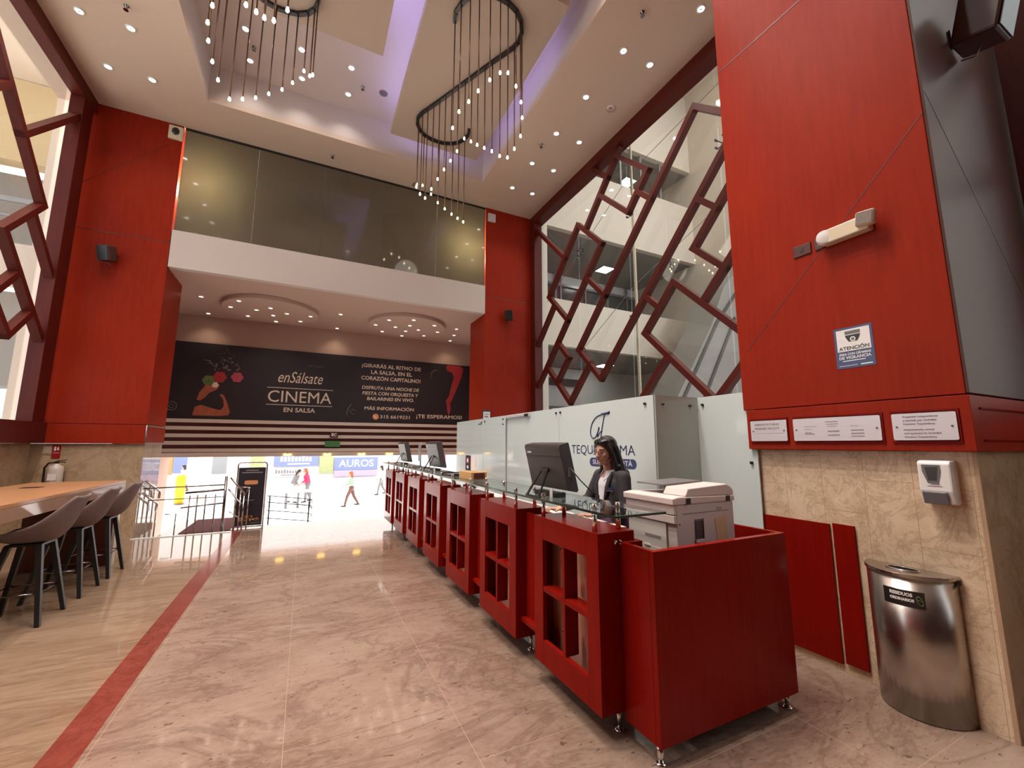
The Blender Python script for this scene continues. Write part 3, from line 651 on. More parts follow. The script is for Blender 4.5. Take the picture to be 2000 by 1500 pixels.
# sprinklers
sp = None
for x, y, z, lb in ((-2.56,6.73,CZ,'on the left strip between four downlights'), (0.14,8.71,CZ,'in front of the dark glass of the mezzanine'), (3.80,3.69,CZ,'nearest the camera on the right strip'), (3.84,6.54,CZ,'on the right strip among the downlights'),
                    (1.85,8.90,CZ,'behind the right pendant cluster'), (-1.19,7.46,8.16,'inside the coffer, at the left'), (0.55,7.48,8.16,'inside the coffer, at the right')):
    if sp is None:
        sp = thing('fire_sprinkler', 'x', 'sprinkler', (x, y, z)); r_ = sp
        MB().lathe([(0.032, 0), (0.032, -0.004), (0.012, -0.012), (0.010, -0.05)], n=14).build('stem', 'dark_chrome', sp, True)
        MB().lathe([(0.028, -0.062), (0.030, -0.066)], n=14).tube([(0.010, 0, -0.03), (0.020, 0, -0.05), (0.004, 0, -0.066)], 0.003, 6).tube([(-0.010, 0, -0.03), (-0.020, 0, -0.05), (-0.004, 0, -0.066)], 0.003, 6).build('deflector', 'dark_chrome', sp)
    else: r_ = copy_tree(sp); r_.location = (x, y, z)
    r_['label'] = 'small dark fire sprinkler head ' + lb; r_['group'] = 'ceiling sprinklers'
for x, y, z, lb in ((4.51, 5.22, CZ, 'round beige ceiling speaker on the right ceiling strip'), (0.92, 7.46, 8.16, 'round grey ceiling speaker inside the raised coffer')):
    t = thing('ceiling_speaker', lb, 'speaker', (x, y, z), 0, 'round ceiling speakers')
    MB().lathe([(0.085, 0), (0.085, -0.006), (0.075, -0.009)], n=28).build('rim', 'soffit_paint', t)
    MB().lathe([(0.074, -0.0095), (0.05, -0.012), (0.001, -0.013)], n=28, cap0=False).build('grille', 'grey_plastic' if z > 8 else 'soffit_paint', t, True)

# ------------------------------------------------------------------ pendant chandeliers: an S-shaped rail with hanging rods
half = [(1.56,5.09),(1.53,4.95),(1.56,4.80),(1.64,4.65),(1.76,4.56),(1.90,4.51),(2.03,4.50),(2.16,4.51),(2.30,4.56),(2.42,4.66),(2.50,4.80),(2.525,4.95),(2.49,5.08),(2.42,5.22),(2.30,5.45),(2.16,5.74),(2.02,6.03)]
rail = half + [(4.04-x, 12.06-y) for x, y in half[::-1][1:]]
rods = [(1.56,5.07,5.88),(1.56,4.80,5.92),(1.64,4.65,5.98),(1.74,4.57,6.11),(1.88,4.52,6.29),(2.02,4.50,6.44),(2.14,4.51,6.50),(2.28,4.55,6.39),(2.41,4.65,6.28),(2.49,4.77,6.16),(2.52,4.88,5.96),(2.50,5.04,5.86),
        (2.45,5.17,5.79),(2.38,5.30,5.88),(2.31,5.44,6.03),(2.24,5.58,6.16),(2.17,5.71,6.28),(2.11,5.84,6.41),(2.04,5.97,6.53),(1.97,6.12,6.38),(1.90,6.25,6.27),(1.83,6.38,6.17),(1.76,6.51,6.05),(1.69,6.64,5.92),
        (1.62,6.78,5.81),(1.56,6.92,5.95),(1.525,7.08,6.17),(1.58,7.31,6.38),(1.73,7.48,6.50),(1.92,7.55,6.41),(2.06,7.555,6.27),(2.20,7.54,6.17),(2.32,7.47,6.05),(2.41,7.36,5.93),(2.48,7.22,5.80)]
def chandelier(cx, cyy, label, rail, rods, pw):
    t = thing('pendant_chandelier', label, 'chandelier', (cx, cyy, TZ), 0, 'pendant chandeliers')
    rl = MB()
    P = [Vector((x-cx, y-cyy, 0)) for x, y in rail]
    for i in range(len(P)-1):
        a, b = P[i], P[i+1]; u = (b-a).normalized()*0.004
        rl.bar(a-u-Vector((0,0,0.024)), b+u-Vector((0,0,0.024)), 0.055, 0.046, (0,0,1))
    rl.build('rail', 'black_metal', t)
    for x, y, z in rods:
        zz = z-TZ
        r_ = MB().cyl((x-cx, y-cyy, -0.048), (x-cx, y-cyy, zz+0.03), 0.009, n=8).build('rod', 'rod_bronze', t, True)
        MB().lathe([(0.010, 0.03), (0.014, 0.012), (0.017, -0.002), (0.013, -0.014), (0.002, -0.019)], (x-cx, y-cyy, zz), 10).build('bulb', 'bulb', r_, True)
    for (px_, py_) in ((0, 0), (-0.1, -1.5), (0.1, 1.5)):
        l = bpy.data.lights.new('lamp', 'POINT'); l.energy = pw; l.color = (1, 0.87, 0.74); l.shadow_soft_size = 0.3
        o = bpy.data.objects.new('lamp', l); COL.objects.link(o); o.parent = t; o.location = (px_, py_, -1.55)
    return t
chandelier(2.02, 6.03, 'black S-shaped rail with hanging rod lights under the right ceiling tray', rail, rods, 6)
raill = [(-0.22,5.47),(-0.22,5.64),(-0.26,5.78),(-0.34,5.88),(-0.47,5.96),(-0.59,5.99),(-0.74,6.00),(-0.88,5.97),(-1.01,5.90),(-1.12,5.76),(-1.19,5.58),(-1.215,5.35),(-1.21,5.10),(-1.19,4.85),(-1.14,4.60),(-1.06,4.38),(-0.95,4.25),(-0.80,4.16),(-0.67,4.12),(-0.55,4.10),(-0.41,4.02),(-0.30,3.85),(-0.25,3.65),(-0.27,3.45)]
rodsl = [(-1.12,5.76,5.81),(-1.01,5.90,5.97),(-0.88,5.97,6.10),(-0.74,6.00,6.24),(-0.59,5.99,6.36),(-0.47,5.96,6.49),(-0.34,5.88,6.66),(-0.26,5.78,6.53),(-0.22,5.62,6.42),
         (-1.20,5.50,5.82),(-1.205,5.20,5.79),(-1.19,4.90,5.77),(-1.14,4.60,5.71),(-1.06,4.36,5.69),(-0.76,4.15,5.63),(-0.67,4.12,5.57),(-0.60,4.11,5.53),(-0.52,4.09,5.52),(-0.41,4.02,5.62),(-0.27,3.74,5.75),(-0.27,3.47,5.9)]
chandelier(-0.75, 4.8, 'black curved rail with hanging rod lights under the left ceiling tray', raill, rodsl, 6)
# ------------------------------------------------------------------ reception counter
def make_module():
    t = thing('counter_module', 'x', 'counter module')       # origin: floor, front near corner; front face at x=0, runs +y
    W, Z0, Z1, D = 0.72, 0.13, 1.058, 0.26
    fy, fb, ft = 0.115, 0.15, 0.145
    f = MB().box(0, 0.03, 0, fy, Z0, Z1).box(0, 0.03, W-fy, W, Z0, Z1).box(0, 0.03, fy, W-fy, Z0, Z0+fb).box(0, 0.03, fy, W-fy, Z1-ft, Z1)
    f.build('front_frame', 'red_lacquer', t, bevel=0.002)
    b = MB().box(0.0305, D, 0, 0.02, Z0, Z1-0.02).box(0.0305, D, W-0.02, W, Z0, Z1-0.02).box(0.0305, D, 0.02, W-0.02, Z0, Z0+0.02).box(0.0305, D, 0, W, Z1-0.02, Z1)
    b.build('carcass', 'red_lacquer', t)
    ym, zm = W/2, (Z0+fb+Z1-ft)/2
    MB().box(0.004, 0.10, ym-0.014, ym+0.014, Z0+fb, Z1-ft).build('mullion', 'red_lacquer', t, bevel=0.001)
    MB().box(0.004, 0.10, fy, ym-0.0145, zm-0.016, zm+0.016).box(0.004, 0.10, ym+0.0145, W-fy, zm-0.016, zm+0.016).build('shelf_bar', 'red_lacquer', t, bevel=0.001)
    MB().box(0.135, 0.143, 0.021, W-0.021, Z0+0.021, Z1-0.021).build('reflection_pane', 'pane_floor_reflection', t)
    for y in (fy+0.05, W-fy-0.05):
        for z in (Z0+fb+0.06, Z1-ft-0.07):
            MB().cyl((0.1345, y, z), (0.115, y, z), 0.009, n=12).build('pane_stud', 'chrome', t, True)
    for x, y in ((0.035, 0.07), (0.205, 0.07), (0.035, W-0.07), (0.205, W-0.07)):
        MB().cyl((x, y, Z1), (x, y, 1.169), 0.0145, n=14).cyl((x, y, 1.1835), (x, y, 1.212), 0.0145, n=14).build('glass_post', 'chrome', t, True)
    MB().box(0.045, 0.25, W+0.001, 1.008, 0.25, 0.28).build('plinth_ledge', 'red_lacquer', t)
    MB().box(0.09, 0.11, W+0.001, 1.008, 0.281, 1.03).build('gap_panel', 'red_lacquer', t)
    for x, y in ((0.16, 0.06), (0.16, W-0.06)):
        MB().cyl((x, y, 0.0), (x, y, Z0), 0.013, n=12).lathe([(0.024, 0), (0.024, 0.008), (0.013, 0.014)], (x, y, 0), 14).build('foot', 'chrome', t, True)
    return t
mm, N_, L_2, b_ = new_mat('pane_floor_reflection')
tcn = N_.new('ShaderNodeTexNoise'); tcn.inputs['Scale'].default_value = 3
mxn = N_.new('ShaderNodeMix'); mxn.data_type = 'RGBA'; mxn.inputs[6].default_value = (0.62, 0.29, 0.21, 1); mxn.inputs[7].default_value = (0.68, 0.33, 0.25, 1)  # pinkish floor reflection painted into the pane colour
L_2.new(tcn.outputs['Fac'], mxn.inputs[0]); L_2.new(mxn.outputs[2], b_.inputs['Base Color'])
b_.inputs['Roughness'].default_value = 0.06; b_.inputs['Metallic'].default_value = 0.15
mod = make_module()
for k in range(7):
    r_ = mod if k == 0 else copy_tree(mod)
    r_.location = (1.49, 1.96+1.009*k, 0); r_['group'] = 'windowed modules of the reception counter'
    r_['label'] = 'red lacquered counter front module with a four-light window, ' + ('nearest the camera, beside the end desk' if k == 0 else 'farthest, by the entrance' if k == 6 else ORD[k]+' from the camera')
ct = thing('reception_counter', 'long dark red reception counter body behind the windowed modules', 'counter')
MB().box(1.755, 1.78, 2.60, 9.05, 0.30, 1.02).build('front_panel', 'red_lacquer', ct)
MB().box(1.781, 2.25, 2.60, 9.05, 0.90, 0.93).build('worktop', 'copier_front', ct)
MB().box(1.781, 1.80, 2.60, 9.05, 0.10, 0.899).build('back_board', 'dark_red_wood', ct)
for y in (2.9, 4.9, 6.9, 8.9): MB().box(2.19, 2.24, y, y+0.05, 0, 0.899).build('leg', 'dark_red_wood', ct)
# end desk with an open well
ds = thing('end_desk', 'dark red open-topped end desk on chrome feet, holding the copier', 'desk')
X0, X1, Y0, Y1, ZB, ZT = 1.64, 2.74, 1.70, 2.58, 0.09, 1.005
MB().box(X0, X1, Y0, Y0+0.035, ZB, ZT).build('end_panel', 'red_lacquer', ds, bevel=0.002)
MB().box(X0, X0+0.03, Y0+0.0355, 1.955, ZB, ZT).box(X0+0.0305, 1.756, 1.925, 1.955, ZB, ZT).box(1.7565, 1.78, 1.925, Y1, ZB, ZT).build('front_panel', 'red_lacquer', ds, bevel=0.002)
MB().box(X1-0.03, X1, Y0+0.0355, Y1, ZB, ZT).build('side_panel', 'red_lacquer', ds, bevel=0.002)
MB().box(1.7805, X1-0.0305, Y0+0.0355, Y1, 0.66, 0.69).build('well_shelf', 'dark_red_wood', ds)
for x, y in ((X0+0.03, Y0+0.04), (X1-0.05, Y0+0.04), (1.80, Y1-0.04), (X1-0.05, Y1-0.04)):
    MB().cyl((x, y, 0.006), (x, y, ZB), 0.017, n=16).lathe([(0.027, 0), (0.027, 0.007), (0.018, 0.014)], (x, y, 0), 18).build('foot', 'chrome', ds, True)
# lock in the end of the first module
mod_lock = MB().cyl((0.12, -0.001, 1.005), (0.12, -0.010, 1.005), 0.011, n=14).tube([(0.145, -0.004, 1.016), (0.158, -0.008, 1.008), (0.150, -0.008, 0.990)], 0.005, 8)
mod_lock.build('lock', 'chrome', mod, True)
# glass shelf
gs = thing('glass_shelf', 'long clear glass shelf on chrome posts above the counter modules', 'shelf')
MB().box(1.47, 1.83, 1.79, 9.02, 1.170, 1.182).build('glass_top', 'shelf_glass', gs)
MB().box(1.462, 1.4695, 1.782, 9.02, 1.169, 1.183).box(1.4697, 1.83, 1.782, 1.7895, 1.169, 1.183).box(1.8305, 1.836, 1.79, 9.02, 1.170, 1.182).build('polished_edge', 'shelf_edge', gs, bevel=0.002)

# ------------------------------------------------------------------ computers on the glass shelf
def make_monitor(name, label, w, h, loc, rz, cable=True):
    # local: screen faces +x, back -x; origin on the shelf
    t = thing(name, label, 'computer', loc, rz, 'computers on the reception counter')
    tilt = Matrix.Rotation(R(-13), 3, 'Y')
    c0 = Vector((0, 0, 0.035+h/2))
    prof = [(-0.05, -h/2+0.03), (-0.05, h/2-0.055), (-0.052, h/2-0.02), (-0.042, h/2), (0.028, h/2), (0.034, h/2-0.01), (0.034, -h/2+0.01), (0.02, -h/2)]
    MB().prism(prof, lambda p: c0 + tilt @ Vector((p[0], -w/2, p[1])), lambda p: c0 + tilt @ Vector((p[0], w/2, p[1]))).build('case', 'charcoal_plastic', t, bevel=0.004)
    MB().obox(c0 + tilt @ Vector((-0.0505, 0, h/2-0.085)), (0.004, w*0.98, 0.012), tilt).build('vent_slot', 'black_plastic', t)
    MB().obox(c0 + tilt @ Vector((0.0355, 0, 0.0)), (0.002, w*0.94, h*0.9), tilt).build('screen', 'black_plastic', t)
    MB().obox(c0 + tilt @ Vector((-0.0535, w*0.36, h/2-0.055)), (0.001, w*0.13, 0.012), tilt).build('maker_badge', 'white_plastic', t)
    st = MB()
    hp = c0 + tilt @ Vector((-0.055, 0, -0.01))
    for s_ in (-1, 1):
        st.bar(hp + Vector((0, 0.045*s_, 0)), Vector((-0.15, 0.085*s_, 0.008)), 0.016, 0.012, (1, 0, 0.3))
    st.bar(hp + Vector((0, -0.055, 0)), hp + Vector((0, 0.055, 0)), 0.022, 0.014, (1, 0, 0))
    st.bar(Vector((-0.15, -0.10, 0.0065)), Vector((-0.15, 0.10, 0.0065)), 0.012, 0.013, (1, 0, 0))
    st.build('stand', 'black_plastic', t)
    MB().box(-0.05, 0.03, -w*0.3, w*0.3, 0.0, 0.032).build('foot_block', 'black_plastic', t, bevel=0.003)
    MB().obox((-0.052, -w*0.18, 0.03), (0.004, 0.04, 0.06)).build('label_tag', 'white_plastic', t)
    for k, q in enumerate((-0.06, -0.03, 0.0, 0.06)): MB().box(-0.058, -0.0505, q, q+0.02, 0.008, 0.024).build('plug', 'chrome', t)
    if cable:
        MB().tube([c0+Vector((0.0, -w/2-0.004, 0.0)), c0+Vector((0.05, -w/2-0.05, -0.08)), Vector((0.14, -w/2-0.05, 0.05)), Vector((0.215, -w/2-0.03, 0.02)), Vector((0.235, -w/2, -0.10))], 0.004, 6).build('cable', 'black_plastic', t, True)
        MB().box(-0.02, 0.005, -w/2-0.006, -w/2+0.002, 0.15, 0.21).build('port_cover', 'grey_plastic', t)
    return t
make_monitor('desktop_computer', 'black all-in-one computer facing the receptionist, its back to the hall', 0.50, 0.345, (1.63, 2.68, 1.183), R(0))
make_monitor('desktop_computer', 'black all-in-one computer in the middle of the counter, seen from its side', 0.46, 0.37, (1.68, 5.85, 1.183), R(4), False)
make_monitor('desktop_computer', 'black all-in-one computer at the far end of the counter', 0.42, 0.37, (1.68, 7.87, 1.183), R(4), False)
t = thing('tablet_stand', 'pale grey tablet on a small stand between the two far computers', 'tablet', (1.66, 6.75, 1.183), R(-10))
MB().prism([(p[0], p[1]+0.24) for p in rrect(0.50, 0.28, 0.03)], lambda p: Vector((0.012, p[0], p[1])), lambda p: Vector((0.0, p[0], p[1]))).build('tablet', 'steel_grey', t)
MB().box(0.013, 0.03, -0.03, 0.03, 0.012, 0.2).box(-0.05, 0.09, -0.07, 0.07, 0, 0.012).build('stand', 'grey_plastic', t)
# wooden block with a leaflet stand
t = thing('wooden_box', 'orange wooden box on the glass shelf below the leaflet stand', 'box', (1.64, 4.30, 1.183), R(4))
MB().box(-0.09, 0.09, -0.16, 0.16, 0, 0.08).build('body', 'box_wood', t, bevel=0.004)
MB().box(-0.06, 0.06, -0.168, -0.1605, 0.015, 0.07).build('end_label', 'dark_red_wood', t)
t = thing('leaflet_stand', 'small upright stand with a dark framed card on the wooden box', 'card stand', (1.64, 4.33, 1.2645), R(4))
MB().box(-0.03, 0.03, -0.08, 0.14, 0, 0.006).build('base', 'clear_glass', t)
MB().box(-0.012, -0.004, 0.02, 0.14, 0.0065, 0.165).build('dark_card', 'banner_dark', t)
MB().box(-0.0135, -0.0125, 0.05, 0.11, 0.08, 0.14).build('card_square', 'pink_print', t)
MB().box(-0.015, -0.0137, 0.062, 0.098, 0.092, 0.128).build('card_patch', 'white_print', t)
MB().box(-0.0135, -0.0125, 0.06, 0.10, 0.025, 0.055).build('card_mark', 'white_print', t)
MB().box(0.0, 0.006, -0.09, 0.015, 0.0065, 0.155).build('white_card', 'paper', t)
t = thing('document_tray', 'flat black document tray on the glass shelf beside the wooden box', 'tray', (1.64, 4.85, 1.183), R(8))
MB().box(-0.11, 0.11, -0.15, 0.15, 0, 0.012).box(-0.11, 0.11, -0.15, -0.14, 0.012, 0.03).box(-0.11, 0.11, 0.14, 0.15, 0.012, 0.03).build('tray', 'black_plastic', t)
MB().box(-0.10, 0.10, -0.13, 0.13, 0.0125, 0.02).build('papers', 'grey_plastic', t)
t = thing('telephone', 'black desk telephone on the worktop below the middle computer', 'telephone', (1.98, 5.35, 0.931), R(180))
MB().prism([(-0.1, 0), (0.1, 0), (0.1, 0.07), (-0.1, 0.025)], lambda p: Vector((p[0], -0.09, p[1])), lambda p: Vector((p[0], 0.09, p[1]))).build('body', 'black_plastic', t, bevel=0.004)
MB().tube([(-0.08, 0.06, 0.05), (-0.04, 0.06, 0.075), (0.05, 0.06, 0.095), (0.09, 0.06, 0.085)], 0.016, 8).build('handset', 'black_plastic', t, True)
t = thing('keyboard', 'black keyboard under the hands of the receptionist', 'keyboard', (1.99, 2.98, 0.931), 0)
MB().box(-0.075, 0.075, -0.22, 0.22, 0, 0.016).build('case', 'black_plastic', t, bevel=0.003)
kb = MB()
for i in range(5):
    for j in range(15): kb.box(-0.066+i*0.026, -0.066+i*0.026+0.021, -0.205+j*0.0275, -0.205+j*0.0275+0.022, 0.0165, 0.022)
kb.build('keys', 'charcoal_plastic', t)
t = thing('computer_mouse', 'black computer mouse under the right hand of the receptionist', 'mouse', (1.98, 3.31, 0.931), R(10))
MB().ball((0, 0, 0.001), (0.052, 0.031, 0.028), 16, 8).build('shell', 'black_plastic', t, True)

# ------------------------------------------------------------------ copier in the well of the end desk
t = thing('copier', 'grey-white multifunction copier standing in the well of the end desk', 'copier', (0, 0, 0))
CX0, CX1, CY0, CY1 = 1.99, 2.49, 1.86, 2.27
MB().box(CX0, CX1, CY0, CY1, 0.691, 1.195).build('body', 'copier_plastic', t, bevel=0.006)
fd = MB().box(CX0-0.012, CX0-0.0005, CY0+0.075, CY1-0.01, 0.70, 1.085); fd.build('front_cover', 'copier_front', t, bevel=0.002)
MB().box(CX0-0.016, CX0-0.0125, CY0+0.11, CY1-0.03, 0.72, 0.93).build('paper_drawer', 'copier_front', t, bevel=0.002)
MB().ball((CX0-0.016, CY0+0.23, 0.93), (0.004, 0.03, 0.012), 12, 8).build('drawer_pull', 'copier_front', t, True)
MB().box(CX0-0.0135, CX0-0.012, CY0+0.12, CY0+0.25, 0.985, 1.0).build('warning_strip', 'faded_ink', t)
MB().box(CX0-0.022, CX0-0.001, CY0-0.002, CY1+0.004, 1.09, 1.135).box(CX0-0.02, CX0-0.001, CY0-0.001, CY1+0.002, 1.14, 1.194).build('control_lip', 'copier_plastic', t, bevel=0.003)
MB().box(CX0+0.05, CX1-0.05, CY0-0.0025, CY0-0.0005, 1.14, 1.145).build('seam_line', 'faded_ink', t)
# right side (towards the camera): vent, label, sticker
MB().box(CX0+0.145, CX0+0.235, CY0-0.0025, CY0-0.0005, 0.985, 1.105).build('vent_recess', 'grey_plastic', t)
vf = MB()
for k in range(11): vf.box(CX0+0.148, CX0+0.212, CY0-0.006, CY0-0.0028, 0.993+k*0.0098, 0.993+k*0.0098+0.004)
vf.build('vent_grille', 'charcoal_plastic', t)
MB().box(CX0+0.213, CX0+0.238, CY0-0.010, CY0-0.0028, 0.978, 1.108).box(CX0+0.142, CX0+0.2125, CY0-0.010, CY0-0.0028, 0.972, 0.990).build('vent_frame', 'copier_plastic', t)
panel2d([(0.335, 0.955), (0.435, 0.962), (0.420, 1.118), (0.320, 1.10)], '-y', (CX0, CY0-0.0005, 0), 0.0015).build('label_sheet', 'tan_paper', t)
lettering('TU+', (CX0+0.365, CY0-0.001, 1.155), '-y', 0.03, 'faded_ink', t, 'side_mark')
MB().box(CX0+0.018, CX0+0.026, CY0-0.003, CY0-0.0005, 1.08, 1.09).build('screw', 'grey_plastic', t)
# lid with document feeder
MB().prism([(CX0-0.035, 1.197), (CX1+0.005, 1.197), (CX1+0.005, 1.232), (CX0+0.02, 1.243), (CX0-0.035, 1.236)], lambda p: Vector((p[0], CY0-0.01, p[1])), lambda p: Vector((p[0], CY1+0.01, p[1]))).build('scanner_lid', 'copier_lid', t, bevel=0.006)
MB().prism([(CX0+0.07, 1.243), (CX1+0.004, 1.2335), (CX1+0.004, 1.262), (CX1-0.02, 1.288), (CX1-0.06, 1.304), (CX0+0.10, 1.288)], lambda p: Vector((p[0], CY0-0.006, p[1])), lambda p: Vector((p[0], CY0+0.17, p[1]))).build('document_feeder', 'copier_lid', t, bevel=0.006)
MB().prism([(CX0+0.07, 1.292), (CX0+0.42, 1.305), (CX0+0.42, 1.313), (CX0+0.07, 1.30)], lambda p: Vector((p[0], CY0+0.172, p[1])), lambda p: Vector((p[0], CY1-0.01, p[1]))).box(CX0+0.1, CX0+0.38, CY0+0.171, CY0+0.19, 1.246, 1.295).build('feeder_tray', 'grey_plastic', t, bevel=0.002)
for x in (CX0+0.075, CX0+0.425): MB().box(x, x+0.03, CY0-0.016, CY0-0.0105, 1.198, 1.232).build('hinge', 'black_plastic', t)

# ------------------------------------------------------------------ back-painted glass partition
PX = 2.85
def glass_panel(name, label, x0, x1, y0, y1, m='frost_glass', z0=0.0, z1=2.0, studs=(), kindcat='glass panel'):
    t = thing(name, label, kindcat, (0, 0, 0), 0, 'pale glass partition panels')
    MB().box(x0, x1, y0, y1, z0, z1).build('pane', m, t, bevel=0.0015)
    if x1-x0 < y1-y0: MB().box(x0, x1, y0, y1, z1+0.0005, z1+0.004).build('top_edge', 'glass_edge', t)
    else: MB().box(x0, x1, y0, y1, z1+0.0005, z1+0.004).build('top_edge', 'frost_glass_shade', t)
    for p, q in studs: MB().cyl(p, q, 0.013, n=12).build('stud', 'black_metal', t, True)
    return t
def xs_(y, z): return ((PX-0.001, y, z), (PX-0.016, y, z))
p_main = glass_panel('partition_screen', 'pale glass partition panel with the navy hotel lettering behind the receptionist', PX, PX+0.012, 2.87, 4.475, studs=[xs_(2.97, 1.93), xs_(4.43, 1.945), xs_(2.97, 0.5), xs_(4.43, 0.5)])
p_door = glass_panel('door_1', 'pale glass partition door with a metal closer at its top corner', PX, PX+0.012, 4.482, 6.03, studs=[xs_(4.53, 1.945)], kindcat='door')
MB().box(PX-0.035, PX-0.001, 5.35, 6.0, 1.955, 1.99).build('door_closer', 'plaque_metal', p_door, bevel=0.003)
MB().box(PX-0.04, PX-0.001, 5.22, 5.34, 1.945, 1.985).build('closer_arm', 'chrome', p_door)
MB().box(PX-0.006, PX-0.0005, 5.985, 6.03, 0.06, 1.999).build('door_edge', 'steel_grey', p_door)
p_c = glass_panel('partition_screen', 'narrow pale glass partition panel just beyond the partition door', PX, PX+0.012, 6.06, 6.97, studs=[xs_(6.13, 1.95), xs_(6.13, 1.87), xs_(6.90, 1.95), xs_(6.13, 0.95)])
p_d = glass_panel('partition_screen', 'farthest pale glass partition panel at the end by the banner', PX, PX+0.012, 6.98, 8.43, studs=[xs_(7.05, 1.94)])
MB().box(PX-0.003, PX-0.0005, 7.05, 7.22, 1.90, 1.925).build('small_plate', 'grey_plastic', p_d)
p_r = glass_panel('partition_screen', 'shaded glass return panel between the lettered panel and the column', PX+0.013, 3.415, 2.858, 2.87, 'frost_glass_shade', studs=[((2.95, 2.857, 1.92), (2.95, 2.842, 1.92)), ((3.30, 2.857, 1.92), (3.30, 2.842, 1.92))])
p_w = glass_panel('partition_screen', 'pale glass panel against the marble beside the red column', 3.418, 3.43, 2.29, 2.857, studs=[((3.417, 2.80, 1.93), (3.402, 2.80, 1.93)), ((3.417, 2.345, 1.40), (3.402, 2.345, 1.40))])
# lettering and emblem on the panel behind the receptionist
fx = PX-0.0012
lettering('TEQUENDAMA', (fx, 3.665, 1.485), '-x', 0.15, 'navy', p_main, width=1.07, height=0.118, bold=-0.001)
panel2d([(p[0], p[1]) for p in rrect(0.735, 0.094, 0.046, 6)], '-x', (PX-0.0005, 3.485, 1.362), 0.0012).build('sign_pill', 'sign_blue', p_main)
lettering('SUITES BOGOTÁ', (PX-0.0022, 3.485, 1.362), '-x', 0.07, 'white_print', p_main, 'pill_lettering', width=0.62)
def stroke(pts, r): # emblem strokes given in metres on the panel: (to the right, up)
    return MB().tube([Vector((PX-0.003, 3.665-a, 1.60+b)) for a, b in pts], r, 6)
em = MB()
def smooth(pts, n=6):
    out = []
    for i in range(len(pts)-1):
        p0, p1, p2, p3 = pts[max(i-1,0)], pts[i], pts[i+1], pts[min(i+2, len(pts)-1)]
        for k in range(n):
            t_ = k/n; out.append(tuple(0.5*((2*p1[j])+(-p0[j]+p2[j])*t_+(2*p0[j]-5*p1[j]+4*p2[j]-p3[j])*t_*t_+(-p0[j]+3*p1[j]-3*p2[j]+p3[j])*t_**3) for j in range(2)))
    return out + [pts[-1]]
em.add(*(lambda q: (q.v, q.f))(stroke(smooth([(0.17, 0.27), (0.10, 0.275), (0.02, 0.265), (-0.05, 0.245), (-0.11, 0.20), (-0.15, 0.13), (-0.155, 0.06), (-0.12, 0.02), (-0.07, 0.03), (-0.03, 0.08), (0.0, 0.13)]), 0.006)))
em.add(*(lambda q: (q.v, q.f))(stroke(smooth([(0.10, 0.275), (0.07, 0.20), (0.04, 0.10), (0.015, 0.0), (-0.005, -0.07)]), 0.006)))
em.add(*(lambda q: (q.v, q.f))(stroke(smooth([(-0.01, 0.14), (-0.03, 0.07), (-0.035, 0.03), (-0.01, 0.06), (0.015, 0.085), (0.05, 0.09)]), 0.0045)))
em.add(*(lambda q: (q.v, q.f))(stroke([(0.04, 0.273), (0.13, 0.277), (0.18, 0.29)], 0.010)))
em.build('emblem', 'navy', p_main, True)
# ------------------------------------------------------------------ things on the right near column
def plaque(y0, y1, label):
    t = thing('wall_plaque', label, 'plaque', (0, 0, 0), 0, 'engraved plaques on the red band')
    yc, zc = (y0+y1)/2, 1.663
    panel2d(rrect(y1-y0, 0.165, 0.01), '-x', (3.3765, yc, zc), 0.008).build('plate', 'plaque_metal', t)
    for y in (y0+0.022, y1-0.022): MB().cyl((3.368, y, zc), (3.364, y, zc), 0.0055, n=10).build('screw', 'grey_plastic', t, True)
    return t, yc, zc
XF = 3.3675
p, yc, zc = plaque(2.005, 2.30, 'small engraved plaque for the manager on duty, leftmost on the red band')
lettering('GERENTE DE TURNO', (XF, yc+0.01, zc+0.05), '-x', 0.024, 'faded_ink', p, width=0.20)
lettering('MANAGER ON DUTY', (XF, yc+0.01, zc+0.018), '-x', 0.024, 'faded_ink', p, width=0.20)
MB().box(3.3678, 3.3684, yc-0.12, yc+0.12, zc-0.022, zc-0.0205).build('ruled_line', 'faded_ink', p)
p, yc, zc = plaque(1.405, 1.955, 'wide engraved plaque with three columns of small print, middle one on the red band')
b = MB()
def ln(y, z, w_, h): b.box(3.3678, 3.3684, yc+y-w_, yc+y, zc+z-h/2, zc+z+h/2)
for args in ((0.05,0.052,0.08,0.006),(0.045,0.035,0.075,0.004),(0.04,0.020,0.06,0.003),(0.04,-0.016,0.075,0.009),(0.04,-0.043,0.075,0.007),(0.195,0.022,0.085,0.003),(0.195,0.002,0.05,0.003),(0.195,-0.024,0.05,0.006),(0.195,-0.033,0.07,0.006),
             (-0.105,0.018,0.045,0.003),(-0.105,-0.012,0.075,0.007),(-0.105,-0.034,0.075,0.008),(-0.105,-0.053,0.075,0.006)): ln(*args)
b.build('small_print', 'faded_ink', p)
p, yc, zc = plaque(1.045, 1.345, 'engraved plaque with six lines of lettering, rightmost on the red band')
for k, tx in enumerate(('Propiedad independiente', 'y operada por Sociedad', 'Hotelera Tequendama.', 'Independently owned', 'and operated by Sociedad', 'Hotelera Tequendama.')):
    lettering(tx, (XF, yc+0.095, zc+0.062-0.0225*k-(0.012 if k > 2 else 0)), '-x', 0.0165, 'faded_ink', p, align='LEFT')
